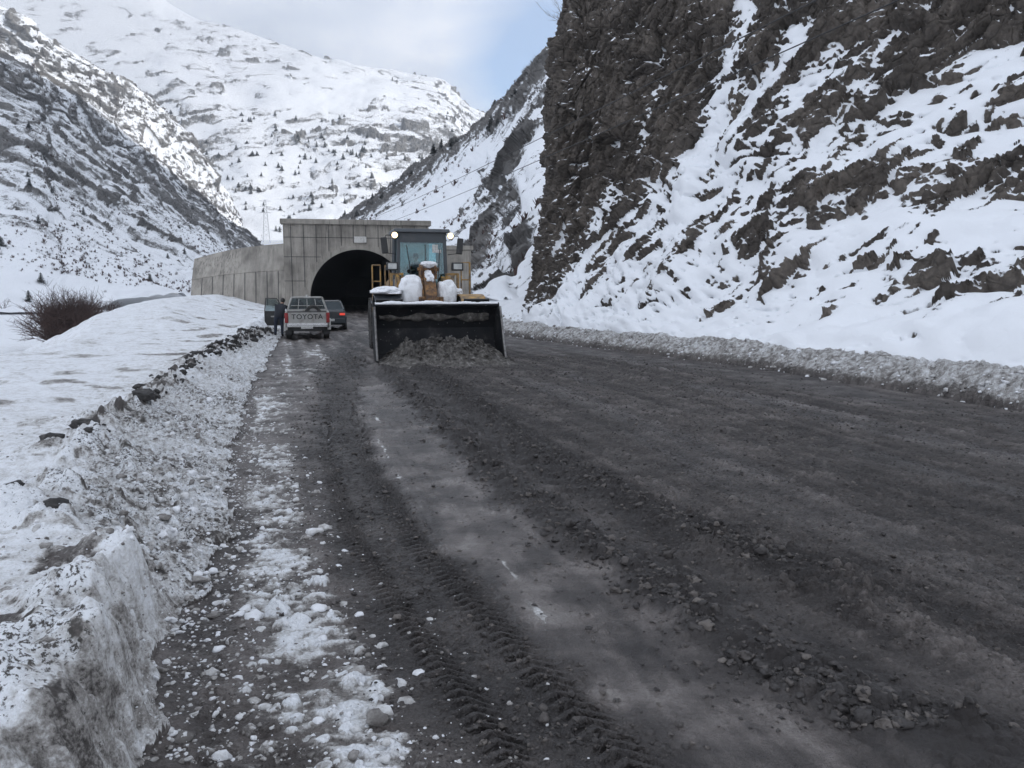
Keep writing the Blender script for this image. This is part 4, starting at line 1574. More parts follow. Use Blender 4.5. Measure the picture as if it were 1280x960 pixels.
MB().tube([(0, -1.6, 2.36), (0, -.95, 2.30)], .06, 10).tube([(0, -1.1, 2.30), (0, -.2, 2.2)], .10, 12).build('tilt_cylinder', 'rust_yellow', ld)
mb = MB()
for s in (-1, 1):
    mb.box((s*.20, -1.62, 2.42), (.07, .42, .36), (.2, 0, 0))
mb.tube([(-.30, -1.62, 2.48), (.30, -1.62, 2.48)], .06, 10)
mb.tube([(-.34, -2.2, 1.62), (.34, -2.2, 1.62)], .09, 12)
mb.box((-.27, -2.25, 1.55), (.10, .35, .30))
mb.box((.27, -2.25, 1.55), (.10, .35, .30))
mb.box((-.2, -1.9, 2.0), (.05, .1, .8), (-.6, 0, 0))
mb.build('linkage_bracket', 'rust_yellow', ld, .012)
MB().tube([(0, -2.45, 1.2), (0, -2.95, 1.0)], .08, 8).build('bucket_link', 'rust_yellow', ld)
mb = MB()
for s in (-1, 1):
    mb.tube([(s*.13, -2.1, 1.75), (s*.22, -1.6, 2.0), (s*.3, -.9, 2.05), (s*.25, -.3, 1.7)], .022, 6)
mb.build('hydraulic_hose', 'black_plastic', ld)
# yellow pillars either side, front of the cab
for s in (-1, 1):
    mb = MB()
    mb.box((s*.98, -.95, 1.88), (.07, .10, 1.0))
    mb.box((s*.66, -.85, 2.02), (.06, .10, .72))
    mb.box((s*.82, -.9, 2.36), (.38, .10, .06))
    mb.tube([(s*.84, -.98, 2.34), (s*.62, -1.3, 1.75)], .05, 6)
    mb.build('lamp_bracket', 'yellow_paint', ld, .008)
    mb = MB().box((s*.96, -1.02, 2.58), (.34, .16, .24))
    hl = mb.build('headlight', 'black_plastic', ld, .02)
    MB().box((s*.96, -1.105, 2.58), (.25, .02, .16)).build('lens', 'lamp_glass', hl, .01)
# --- wheels
for s in (-1, 1):
    wheel(ld, (s*1.17, -1.75, .80), .80, .62)
    wheel(ld, (s*1.17, 1.75, .80), .80, .62)
# --- fenders: curved plates over the front wheels
for s in (-1, 1):
    arc = [(-1.75+1.0*math.cos(a), .80+.98*math.sin(a)) for a in [R(x_) for x_ in range(40, 152, 10)]]
    arc2 = [(-1.75+.95*math.cos(a), .80+.93*math.sin(a)) for a in [R(x_) for x_ in range(40, 152, 10)]]
    x0, x1 = sorted((s*.84, s*1.56))
    MB().prism(arc+arc2[::-1], 'x', x0, x1).build('fender', 'yellow_paint' if s > 0 else 'cab_paint', ld, .01)
    mb = MB().box((s*1.2, -2.62, 1.52), (.72, .05, .30), (.5, 0, 0))
    mb.build('mud_flap', 'black_plastic', ld, .01)
# --- rear body
mb = MB()
mb.prism([(.2, .7), (3.4, .8), (3.5, 1.9), (3.3, 2.15), (1.3, 2.3), (.2, 1.75)], 'x', -.80, .80)
mb.build('engine_hood', 'yellow_paint', ld, .03)
mb = MB().box((0, .35, 1.58), (1.7, 1.7, .18)).box((-1.15, -.1, 1.52), (.7, 1.0, .08)).box((1.15, -.1, 1.52), (.7, 1.0, .08))
mb.build('platform', 'cab_paint', ld, .01)
# ladders and handrails either side of the cab
for s in (-1, 1):
    mb = MB()
    if s < 0:
        for x_, y_ in ((-1.50, -.55), (-1.26, -.50), (-1.13, -.6), (-1.0, -.5)):
            mb.tube([(x_, y_, 1.05), (x_, y_, 2.62)], .022, 6)
        mb.tube([(-1.50, -.55, 2.62), (-1.26, -.50, 2.62)], .022, 6)
        mb.tube([(-1.13, -.6, 2.60), (-1.0, -.5, 2.60)], .03, 6)
        for z_ in (1.1, 1.45, 1.8, 2.15):
            mb.box((-1.38, -.52, z_), (.24, .06, .03))
    else:
        mb.tube([(1.42, -.55, 1.1), (1.42, -.55, 2.72)], .026, 6)
        mb.tube([(1.42, -.55, 2.72), (1.18, -.45, 2.72), (1.18, -.45, 1.55)], .022, 6)
        mb.tube([(1.42, -.55, 2.2), (1.18, -.45, 2.2)], .02, 6)
        for z_ in (1.1, 1.45):
            mb.box((1.30, -.5, z_), (.24, .06, .03))
    mb.build('handrail', 'yellow_paint', ld)
# --- cab
CW, CF, CB, CZ0, CZ1 = .80, -.38, 1.22, 1.66, 3.60
cab = MB()
for sx in (-1, 1):
    cab.prism([(sx*CW, CZ0), (sx*(CW-.11), CZ0), (sx*(CW-.17), CZ1), (sx*(CW-.07), CZ1)], 'y', CF, CF+.10)
    cab.box((sx*(CW-.06), (CF+CB)/2+.15, (CZ0+CZ1)/2), (.08, .09, CZ1-CZ0), (0, -sx*.035, 0))
    cab.prism([(sx*CW, CZ0), (sx*(CW-.11), CZ0), (sx*(CW-.17), CZ1), (sx*(CW-.07), CZ1)], 'y', CB-.10, CB)
    cab.box((sx*(CW-.045), (CF+CB)/2, CZ0+.28), (.05, CB-CF-.2, .56))
cab.box((0, CF+.05, CZ1-.14), (2*CW-.26, .09, .30))
cab.box((0, CF+.03, CZ0+.16), (2*CW-.2, .06, .46))
cab.box((0, CB-.05, CZ0+.22), (2*CW-.2, .06, .44))
cab.box((0, CB-.05, CZ1-.12), (2*CW-.26, .09, .24))
cab.box((0, (CF+CB)/2, CZ0-.02), (2*CW-.04, CB-CF-.05, .06))
cab_o = cab.build('cab', 'cab_paint', ld, .012)
MB().prism([(CF-.16, CZ1), (CF-.10, CZ1+.11), (CB+.05, CZ1+.13), (CB+.10, CZ1)], 'x', -CW-.03, CW+.03).build('roof', 'cab_paint', cab_o, .03)
MB().box((0, CF+.035, (CZ0+CZ1)/2+.06), (2*CW-.27, .012, CZ1-CZ0-.66)).build('windshield', 'cab_glass', cab_o)
for s in (-1, 1):
    MB().box((s*(CW-.09), (CF+CB)/2-.25, (CZ0+CZ1)/2+.22), (.012, .72, CZ1-CZ0-.62), (0, -s*.035, 0)).box((s*(CW-.09), (CF+CB)/2+.50, (CZ0+CZ1)/2+.22), (.012, .48, CZ1-CZ0-.62), (0, -s*.035, 0)).build('side_window', 'cab_glass', cab_o)
MB().box((0, CB-.05, (CZ0+CZ1)/2+.10), (2*CW-.27, .012, CZ1-CZ0-.64)).build('rear_window', 'cab_glass', cab_o)
mb = MB()
mb.tube([(-.46, CF+.02, 3.22), (-.30, CF+.01, 2.12)], .014, 5)
mb.tube([(.54, CF+.02, 3.10), (.48, CF+.01, 2.12)], .014, 5)
mb.tube([(.10, CF+.02, 3.25), (.10, CF+.01, 2.15)], .012, 5)
mb.build('wiper', 'black_plastic', cab_o)
MB().box((.40, CF+.025, 3.13), (.17, .006, .24)).box((.54, CF+.025, 3.05), (.09, .006, .1)).build('paper_sticker', 'plate_white', cab_o)
for s in (-1, 1):
    l_ = MB().lathe([(.0, .0), (.085, .0), (.10, -.10), (.0, -.09)][::-1], (s*.83, CF-.12, 3.50), 'y', 20)
    l_.tube([(s*.83, CF-.06, 3.5), (s*.72, CF, 3.56)], .02, 6)
    lo = l_.build('work_light', 'black_plastic', cab_o)
    MB().lathe([(.0, -.112), (.086, -.112), (.086, -.124), (.0, -.128)], (s*.83, CF-.12, 3.50), 'y', 20).build('lens', 'lamp_lit', lo)
    mb = MB().tube([(s*.76, CF, 3.52), (s*1.08, CF-.12, 3.50), (s*1.12, CF-.12, 3.40), (s*1.10, CF-.11, 2.99), (s*.78, CF, 2.95)], .013, 6)
    mo = mb.build('mirror_arm', 'black_plastic', cab_o)
    MB().box((s*1.13, CF-.14, 3.20), (.19, .07, .48), (0, s*.10, 0)).build('mirror', 'black_plastic', mo, .03)
mb = MB()
mb.box((.08, .75, 2.05), (.50, .48, .14)).box((.08, 1.0, 2.42), (.48, .12, .70), (-.12, 0, 0)).box((.08, .75, 1.82), (.36, .36, .36))
mb.build('seat', 'seat_fabric', cab_o, .03)
mb = MB()
mb.lathe([(.18, -.012), (.205, -.012), (.205, .012), (.18, .012)], (.06, .22, 2.42), 'y', 24)
mb.tube([(.06, .22, 2.42), (.06, .0, 1.85)], .03, 8)
mb.box((.06, .22, 2.42), (.36, .014, .03))
mb.box((0, -.15, 1.95), (.8, .22, .35))
mb.build('steering_column', 'black_plastic', cab_o)


def snow_clump(name, c, s, label, seed, parent_rot=0, mat='loose_snow', amp=.22, cat='snow clump', squash=0, boxy=0, group='snow lying on the loader'):
    bm = bmesh.new()
    bmesh.ops.create_icosphere(bm, subdivisions=5, radius=1)
    co = np.array([v.co[:] for v in bm.verts])
    nz_ = fbm3(co+seed*7.3, 1.6, 4, seed)*amp+.35*amp*(worley3(co+seed, 2.6, seed)[0]-.4)
    co = co*(1+nz_[:, None])
    if boxy:
        co = np.sign(co)*np.abs(co)**boxy
    if squash:
        co[:, 2] = np.where(co[:, 2] < -squash, -squash, co[:, 2])
    for v, q in zip(bm.verts, co):
        v.co = Vector((q[0]*s[0], q[1]*s[1], q[2]*s[2]))
    me = bpy.data.meshes.new(name)
    bm.to_mesh(me)
    bm.free()
    for p in me.polygons:
        p.use_smooth = True
    me.materials.append(MATS[mat])
    o = bpy.data.objects.new(name, me)
    COL.objects.link(o)
    o.location = c
    o.rotation_euler = (0, 0, parent_rot)
    if label:
        tag(o, label, cat, group)
    return o


LM = Matrix.Translation(root_l) @ Matrix.Rotation(LR, 4, 'Z')
snow_clump('snow_clump', LM @ Vector((-.50, -1.75, 1.72)), (.33, .36, .58), 'big white snow lump left of the rusty linkage on the loader', 3, LR, amp=.16, boxy=.62)
snow_clump('snow_clump', LM @ Vector((.50, -1.75, 1.62)), (.28, .36, .56), 'big white snow lump right of the rusty linkage on the loader', 4, LR, amp=.16, boxy=.62)
snow_clump('snow_clump', LM @ Vector((.0, -1.72, 2.20)), (.16, .36, .24), 'snow packed on the top of the rusty loader linkage', 5, LR, amp=.25)
snow_clump('snow_clump', LM @ Vector((.02, -1.66, 2.62)), (.22, .12, .085), 'small snow cap on the peak of the loader linkage', 6, LR, amp=.35)
snow_clump('snow_clump', LM @ Vector((-1.17, -1.75, 1.85)), (.42, .60, .15), 'flat snow mound lying on the dark left fender of the loader', 7, LR, amp=.25, squash=.4)
snow_clump('snow_clump', LM @ Vector((.88, -1.35, 1.82)), (.16, .30, .12), 'small snow patch beside the yellow right fender of the loader', 8, LR, amp=.3)
# snow along the top edge of the bucket
V_, F_ = [], []
mb = MB()
rr_s = random.Random(4)
pts = []
for i in range(80):
    t = -BW/2+BW*i/79
    h = .035+.05*max(0, perlin2(np.array([t*2.1]), np.array([3.3]), 5)[0]+.35)+rr_s.uniform(0, .018)
    pts.append((t, h))
rings = []
for t, h in pts:
    y0 = -3.33
    wv = .07+.35*h
    rings.append([LM @ Vector((t, y0+wv*math.cos(a)*1.0, 1.535+(h*math.sin(a) if a < PI else .02*math.sin(a)))) for a in [2*PI*k/10 for k in range(10)]])
mb.loft(rings)
o = mb.build('snow_ridge', 'loose_snow', None, smooth=True)
tag(o, 'thin ridge of snow along the top lip of the black bucket', 'snow ridge')
# slush frozen in a band across the upper inside of the bucket
rings = []
for i in range(60):
    t = -BW/2+.12+(BW-.3)*i/59
    n_ = perlin2(np.array([t*1.7]), np.array([8.3]), 6)[0]
    zc = 1.17+.03*n_
    hh = max(.012, .085+.10*perlin2(np.array([t*2.6]), np.array([1.3]), 7)[0])
    rings.append([LM @ Vector((t, -3.055-.05*math.cos(a)-.25*(zc+hh*math.sin(a)-1.17)*1.2, zc+hh*math.sin(a))) for a in [2*PI*k/10 for k in range(10)]])
o = MB().loft(rings).build('slush_band', 'slush_heap', None, smooth=True)
tag(o, 'grey slush stuck in a band across the upper inside of the bucket', 'slush')
# the heap the bucket pushes
nh = 150
hx = np.linspace(-1.95, 2.05, nh*2)
hy = np.linspace(-5.35, -3.15, nh)
HX, HY = np.meshgrid(hx, hy)
l1_, _ = lumps(HX+9, HY, .34, .85, 71)
l2_, _ = lumps(HX, HY, .16, .85, 72)
l3_, _ = lumps(HX, HY, .08, .8, 73)
env = np.exp(-((HX-.2)/1.45)**4)*np.exp(-(np.maximum(0, -3.95-HY)/.62)**2)
low = np.exp(-((HX)/1.75)**6)*np.exp(-(np.maximum(0, -4.3-HY)/.55)**2)
HZ = env*(.40+.16*fbm2(HX*1.3, HY*1.3, 3, 74))+low*.12+(env*.9+low*.6)*(.9*l1_+1.2*l2_+1.2*l3_)-.05
HZ = HZ*sstep(2.05, 1.7, np.abs(HX-.03))
inb = (np.abs(HX) > BW/2-.02) & (HY > -4.25)
HZ = np.where(inb, -.1, HZ)
HV = np.stack([HX, HY, HZ], -1).reshape(-1, 3) @ np.array(LM.to_3x3()).T + np.array(LM.translation)
o = grid_mesh('slush_heap', HV.reshape(nh, nh*2, 3), MATS['slush_heap'])
tag(o, 'brown grey heap of slush pushed along in front of the black bucket', 'slush heap')

rgh = np.random.default_rng(31)
w_ = np.clip(HZ.ravel()-.10, 0, 1)
pick = rgh.choice(len(w_), 900, p=w_/w_.sum())
sz_ = .035*np.clip(rgh.lognormal(0, .5, 900), .4, 2.6)
hp = HV[pick]+np.stack([np.zeros(900), np.zeros(900), sz_*.2], -1)
chunks('slush_chunks', hp, sz_, MATS['slush_heap'], 32, flat=.8, sub=2, crumb=True)


# ================================================================== PEOPLE
def person(name, label, J, E, radii, loc, rotz, mats, split, group=None, head=None, faces_dir=(0, -1, 0)):
    """one continuous skinned body; materials set by where each face lies; hair as a child"""
    names = list(J)
    me = bpy.data.meshes.new('skeleton')
    me.from_pydata([J[k] for k in names], [(names.index(a), names.index(b_)) for a, b_ in E], [])
    o = bpy.data.objects.new('skeleton', me)
    COL.objects.link(o)
    sk = o.modifiers.new('skin', 'SKIN')
    sk.use_smooth_shade = True
    sv = me.skin_vertices[0].data
    for i, k in enumerate(names):
        r = radii[k]
        sv[i].radius = r if isinstance(r, tuple) else (r, r)
        sv[i].use_root = (k == 'pelvis')
    ss = o.modifiers.new('sub', 'SUBSURF')
    ss.levels = 2
    dg = bpy.context.evaluated_depsgraph_get()
    m2 = bpy.data.meshes.new_from_object(o.evaluated_get(dg))
    m2.name = name
    bpy.data.objects.remove(o)
    m2.materials.clear()
    for k in mats:
        m2.materials.append(MATS[k])
    for p in m2.polygons:
        p.use_smooth = True
        p.material_index = split(p.center)
    ob = bpy.data.objects.new(name, m2)
    COL.objects.link(ob)
    ob.location = loc
    ob.rotation_euler = (0, 0, rotz)
    tag(ob, label, 'person', group)
    if head is not None:
        c_, rr2 = head
        bm = bmesh.new()
        bmesh.ops.create_icosphere(bm, subdivisions=3, radius=1)
        f = Vector(faces_dir)
        for v in bm.verts:
            k = v.co.dot(f)
            q = v.co*(1-.10*max(0, k))
            if k > .25 and v.co.z < .35:
                q = q*.82
            if v.co.z < -.35:
                q *= .88
            v.co = Vector((q.x*rr2*.90, q.y*rr2*1.06, q.z*rr2*1.12))
        hm = bpy.data.meshes.new('hair')
        bm.to_mesh(hm)
        bm.free()
        for p in hm.polygons:
            p.use_smooth = True
        hm.materials.append(MATS['hair'])
        h = bpy.data.objects.new('hair', hm)
        COL.objects.link(h)
        h.parent = ob
        h.location = Vector(c_)-Vector(faces_dir)*.02+Vector((0, 0, .02))
    return ob


def fingers(J, E, Rr, wrist, side, d, up, tag_):
    """palm and five short finger chains from a wrist"""
    d = Vector(d).normalized()
    s_ = Vector(up).cross(d).normalized()
    w_ = Vector(J[wrist])
    J['palm'+tag_] = tuple(w_+d*.075)
    Rr['palm'+tag_] = (.036, .018)
    E.append((wrist, 'palm'+tag_))
    for k in range(4):
        b_ = w_+d*.10+s_*(.027-.018*k)
        ln = (.060, .070, .064, .050)[k]
        J['f%d%s' % (k, tag_)] = tuple(b_)
        J['g%d%s' % (k, tag_)] = tuple(b_+d*ln*.6-Vector(up)*.012)
        J['h%d%s' % (k, tag_)] = tuple(b_+d*ln*.9-Vector(up)*.036)
        for q in 'fgh':
            Rr['%s%d%s' % (q, k, tag_)] = .009
        E += [('palm'+tag_, 'f%d%s' % (k, tag_)), ('f%d%s' % (k, tag_), 'g%d%s' % (k, tag_)), ('g%d%s' % (k, tag_), 'h%d%s' % (k, tag_))]
    J['t0'+tag_] = tuple(w_+d*.04+s_*.045*side)
    J['t1'+tag_] = tuple(w_+d*.085+s_*.055*side-Vector(up)*.015)
    Rr['t0'+tag_] = .011
    Rr['t1'+tag_] = .009
    E += [(wrist, 't0'+tag_), ('t0'+tag_, 't1'+tag_)]


# the driver, seated in the cab (local -y is forward)
J = {'pelvis': (0, 0, .10), 'belly': (0, .02, .28), 'chest': (0, .02, .46), 'neckb': (0, .0, .60), 'neck': (0, -.02, .67), 'head': (0, -.04, .77), 'crown': (0, -.03, .86),
     'nose': (0, -.135, .77),
     'shl': (-.19, .01, .55), 'ell': (-.30, -.16, .36), 'wrl': (-.16, -.40, .40), 'shr': (.19, .01, .55), 'elr': (.30, -.16, .36), 'wrr': (.16, -.40, .40),
     'hipl': (-.10, -.02, .08), 'knl': (-.15, -.44, .12), 'anl': (-.14, -.52, -.28), 'tol': (-.14, -.68, -.32),
     'hipr': (.10, -.02, .08), 'knr': (.15, -.44, .12), 'anr': (.14, -.52, -.28), 'tor': (.14, -.68, -.32)}
E = [('pelvis', 'belly'), ('belly', 'chest'), ('chest', 'neckb'), ('neckb', 'neck'), ('neck', 'head'), ('head', 'crown'), ('head', 'nose'),
     ('chest', 'shl'), ('shl', 'ell'), ('ell', 'wrl'), ('chest', 'shr'), ('shr', 'elr'), ('elr', 'wrr'),
     ('pelvis', 'hipl'), ('hipl', 'knl'), ('knl', 'anl'), ('anl', 'tol'), ('pelvis', 'hipr'), ('hipr', 'knr'), ('knr', 'anr'), ('anr', 'tor')]
RD = {'pelvis': (.17, .13), 'belly': (.17, .13), 'chest': (.19, .13), 'neckb': .075, 'neck': .06, 'head': (.085, .095), 'crown': .06, 'nose': .018,
      'shl': .075, 'ell': .055, 'wrl': .036, 'shr': .075, 'elr': .055, 'wrr': .036,
      'hipl': .10, 'knl': .07, 'anl': .05, 'tol': .04, 'hipr': .10, 'knr': .07, 'anr': .05, 'tor': .04}
fingers(J, E, RD, 'wrl', 1, (.3, -1, .1), (0, 0, 1), 'L')
fingers(J, E, RD, 'wrr', -1, (-.3, -1, .1), (0, 0, 1), 'R')


def split_driver(c_):
    if c_.z > .64:
        return 2
    if c_.y < -.40 and c_.z > .3:
        return 2
    if c_.z < .16 and c_.y < -.1:
        return 1
    return 0


person('person', 'driver in dark clothes sitting behind the windshield of the loader cab', J, E, RD, LM @ Vector((-.06, .66, 2.10)), LR,
       ['dark_coat', 'jeans', 'skin'], split_driver, None, ((0, -.03, .80), .115))

# ================================================================== PICKUP
PR = R(14.5)
pc = G(385, 424.5)
p0 = Vector((pc.x, pc.y, 0))
pk = thing('pickup_truck', 'silver pickup with tailgate lettering, seen from behind, left door open', 'pickup truck', p0, PR)
W2 = .83


def ring_body(y_, zs, w_, cr=.05):
    """a rounded ring at station y for body lofts: zs = (bottom, belt, top), w = (bottom, belt, top)"""
    zb, zm, zt_ = zs
    wb, wm, wt = w_
    pts = [(-wb, zb), (-wm, zm), (-wt, zt_-cr), (-wt+cr, zt_), (wt-cr, zt_), (wt, zt_-cr), (wm, zm), (wb, zb)]
    return [Vector((x_, y_, z_)) for x_, z_ in pts]


# bed: floor, sides and front panel; open at the top
mb = MB()
for s in (-1, 1):
    mb.prism([(s*(W2-.02), .50), (s*W2, .75), (s*(W2-.02), 1.06), (s*(W2-.09), 1.06), (s*(W2-.08), .55)], 'y', .06, 1.62)
mb.box((0, .85, .58), (1.5, 1.55, .06)).box((0, 1.60, .82), (1.5, .05, .50))
mb.build('bed', 'silver_paint', pk, .012)
tg = MB().box((0, .03, .82), (1.40, .06, .44)).build('tailgate', 'silver_paint', pk, .015)
MB().box((0, .035, 1.055), (1.44, .09, .04)).build('tailgate_cap', 'black_plastic', tg, .01)
cu = bpy.data.curves.new('lettering', 'FONT')
cu.body = 'TOYOTA'
cu.size = .26
cu.extrude = .004
cu.offset = .004
cu.align_x = 'CENTER'
cu.align_y = 'CENTER'
cu.space_character = 1.12
to = bpy.data.objects.new('tmp_text', cu)
COL.objects.link(to)
dg = bpy.context.evaluated_depsgraph_get()
tm = bpy.data.meshes.new_from_object(to.evaluated_get(dg))
bpy.data.objects.remove(to)
tm.materials.clear()
tm.materials.append(MATS['letter_black'])
lt = bpy.data.objects.new('lettering', tm)
COL.objects.link(lt)
lt.parent = tg
lt.location = (0, -.006, .86)
lt.rotation_euler = (PI/2, 0, 0)
for s in (-1, 1):
    MB().box((s*.765, .02, .83), (.125, .09, .38)).build('taillight', 'red_lens', pk, .02)
bp = MB().box((0, -.06, .53), (1.50, .14, .12)).box((0, -.01, .60), (1.5, .06, .05)).build('bumper', 'chrome', pk, .02)
MB().box((-.02, -.135, .47), (.44, .02, .10)).build('number_plate', 'plate_white', bp, .005)
MB().box((0, .9, .42), (1.0, 1.9, .2)).box((0, 2.9, .42), (1.1, 2.6, .2)).box((0, .12, .40), (1.3, .1, .12)).build('chassis', 'black_plastic', pk)
# cab: lower body, pillars, roof
mb = MB()
mb.loft([ring_body(1.66, (.42, .75, 1.06), (.80, W2, .80), .03), ring_body(2.2, (.40, .75, 1.06), (.80, W2, .80), .03), ring_body(3.6, (.40, .75, 1.03), (.80, W2, .79), .04),
         ring_body(4.5, (.42, .72, .97), (.79, .82, .74), .07), ring_body(4.72, (.45, .70, .88), (.72, .76, .68), .06)])
mb.build('cab_body', 'silver_paint', pk, .015)
mb = MB()
rf = [(-.62, 1.555), (-.56, 1.60), (.56, 1.60), (.62, 1.555)]
mb.prism([(-.64, 1.545), (-.57, 1.60), (.57, 1.60), (.64, 1.545)], 'y', 1.78, 3.15)
for s in (-1, 1):
    for (yb, yt) in ((1.70, 1.80), (2.62, 2.62), (3.62, 3.10)):
        q0, q1 = Vector((s*.765, yb, 1.05)), Vector((s*.60, yt, 1.56))
        mb.tube([q0, q1], .045, 6)
mb.tube([(-.72, 1.71, 1.08), (.72, 1.71, 1.08)], .04, 6)
mb.build('roof', 'silver_paint', pk, .012)
MB().add([(-.72, 1.715, 1.08), (.72, 1.715, 1.08), (.58, 1.80, 1.545), (-.58, 1.80, 1.545)], [(0, 1, 2, 3)]).build('rear_window', 'car_glass', pk)
MB().add([(-.72, 3.60, 1.06), (.72, 3.60, 1.06), (.58, 3.11, 1.55), (-.58, 3.11, 1.55)], [(0, 1, 2, 3)]).build('windshield', 'car_glass', pk)
MB().add([(.765, 1.75, 1.08), (.765, 3.58, 1.06), (.61, 3.10, 1.54), (.61, 1.82, 1.54)], [(0, 1, 2, 3)]).build('side_window', 'car_glass', pk)
mb = MB()
for x_ in (-.36, 0, .36):
    mb.tube([(x_, 1.64, 1.06), (x_*.85, 1.72, 1.52)], .014, 5)
mb.tube([(-.62, 1.66, 1.25), (.62, 1.66, 1.25)], .014, 5)
mb.build('window_guard', 'silver_paint', pk)
mb = MB()
for x_ in (-.36, .36):
    mb.box((x_, 2.05, 1.02), (.5, .12, .62)).box((x_, 2.9, 1.05), (.44, .12, .66)).box((x_, 2.95, 1.40), (.22, .10, .18))
mb.box((0, 2.1, .72), (1.3, .5, .16)).box((0, 3.35, .95), (1.4, .3, .2))
mb.build('cabin_seat', 'seat_fabric', pk, .04)
mb = MB().lathe([(.0, -.05), (.05, -.05), (.05, .05), (.0, .05)], (.0, 2.4, 1.63), 'z', 12)
mb.build('roof_knob', 'plate_white', pk)
for s in (-1, 1):
    for y_ in (.62, 3.78):
        wheel(pk, (s*.70, y_, .345), .345, .22, lug=False)
    arc = [(.62+.43*math.cos(R(a)), .36+.43*math.sin(R(a))) for a in range(0, 181, 15)]
    arc2 = [(.62+.38*math.cos(R(a)), .36+.38*math.sin(R(a))) for a in range(0, 181, 15)]
    x0, x1 = sorted((s*.74, s*.87))
    MB().prism(arc+arc2[::-1], 'x', x0, x1).build('wheel_arch', 'silver_paint', pk)
    MB().box((s*.70, .24, .33), (.24, .02, .30)).build('mud_flap', 'black_plastic', pk)
# spare tyre stood up in the bed
sp = thing('spare_wheel', 'spare wheel standing upright in the bed of the silver pickup', 'wheel', Matrix.Translation(p0) @ Matrix.Rotation(PR, 4, 'Z') @ Vector((.22, 1.40, .96)), PR)
MB().lathe([(.19, -.09), (.29, -.11), (.325, -.06), (.325, .06), (.29, .11), (.19, .09)], (0, 0, 0), 'y', 32).build('tyre', 'tyre_rubber', sp)
MB().lathe([(.06, -.03), (.12, -.05), (.195, -.085), (.195, .085), (.12, .03), (.06, .03)], (0, 0, 0), 'y', 24).build('rim', 'chrome', sp)


def car_door(parent, hinge, ang, w_, name='door'):
    e = bpy.data.objects.new(name, None)
    COL.objects.link(e)
    e.parent = parent
    e.location = hinge
    e.rotation_euler = (0, 0, ang)
    mb = MB()
    # local: x along the door from the hinge, z up
    mb.prism([(0, .43), (0, 1.02), (w_, 1.03), (w_, .60), (w_-.10, .43)], 'y', -.04, .04)
    mb.build('panel', 'black_plastic', e, .015)
    mb = MB()
    mb.tube([(.06, 0, 1.02), (.42*w_, 0, 1.53), (w_-.08, 0, 1.54), (w_-.02, 0, 1.03)], .024, 6)
    mb.build('window_frame', 'black_plastic', e)
    MB().add([(.10, 0, 1.03), (w_-.05, 0, 1.03), (w_-.10, 0, 1.51), (.45*w_, 0, 1.50)], [(0, 1, 2, 3)]).build('window', 'car_glass', e)
    MB().box((w_*.5, .05, .80), (.35, .05, .06)).build('handle', 'silver_paint', e, .01)
    return e


car_door(pk, (-.84, 2.60, .0), R(178), .86)

# person at the open door: back to the camera, leaning in
J = {'pelvis': (0, 0, .88), 'belly': (.03, .06, 1.02), 'chest': (.09, .14, 1.20), 'neckb': (.13, .20, 1.33), 'neck': (.15, .23, 1.39), 'head': (.18, .28, 1.47), 'crown': (.19, .30, 1.55),
     'nose': (.22, .385, 1.455),
     'shl': (-.09, .17, 1.30), 'ell': (-.05, .40, 1.10), 'wrl': (.12, .58, 1.12), 'shr': (.27, .13, 1.29), 'elr': (.42, .36, 1.12), 'wrr': (.44, .58, 1.14),
     'hipl': (-.10, 0, .84), 'knl': (-.14, .03, .46), 'anl': (-.16, -.06, .09), 'tol': (-.17, .10, .045),
     'hipr': (.10, 0, .84), 'knr': (.12, .08, .46), 'anr': (.12, .0, .09), 'tor': (.13, .16, .045)}
E = [e for e in [('pelvis', 'belly'), ('belly', 'chest'), ('chest', 'neckb'), ('neckb', 'neck'), ('neck', 'head'), ('head', 'crown'), ('head', 'nose'),
     ('chest', 'shl'), ('shl', 'ell'), ('ell', 'wrl'), ('chest', 'shr'), ('shr', 'elr'), ('elr', 'wrr'),
     ('pelvis', 'hipl'), ('hipl', 'knl'), ('knl', 'anl'), ('anl', 'tol'), ('pelvis', 'hipr'), ('hipr', 'knr'), ('knr', 'anr'), ('anr', 'tor')]]
RD = {'pelvis': (.17, .14), 'belly': (.17, .14), 'chest': (.19, .14), 'neckb': .08, 'neck': .06, 'head': (.082, .092), 'crown': .06, 'nose': .018,
      'shl': .08, 'ell': .06, 'wrl': .038, 'shr': .08, 'elr': .06, 'wrr': .038,
      'hipl': .11, 'knl': .075, 'anl': .055, 'tol': .045, 'hipr': .11, 'knr': .075, 'anr': .055, 'tor': .045}
fingers(J, E, RD, 'wrl', 1, (.2, 1, 0), (0, 0, 1), 'L')
fingers(J, E, RD, 'wrr', -1, (-.1, 1, 0), (0, 0, 1), 'R')


def split_p(c_):
    if c_.z > 1.40:
        return 2
    if c_.y > .57 and c_.z > .9:
        return 2
    if c_.z < .13:
        return 3
    if c_.z < .84:
        return 1
    return 0


PM = Matrix.Translation(p0) @ Matrix.Rotation(PR, 4, 'Z')
pp = PM @ Vector((-1.10, 1.60, 0))
person('person', 'person in a dark coat, back turned, leaning in at the open pickup door', J, E, RD, (pp.x, pp.y, ground_z(pp.x, pp.y)), PR,
       ['dark_coat', 'jeans', 'skin', 'boot'], split_p, None, ((.18, .28, 1.49), .108), (.2, .95, 0)).scale = (.95, .95, .95)

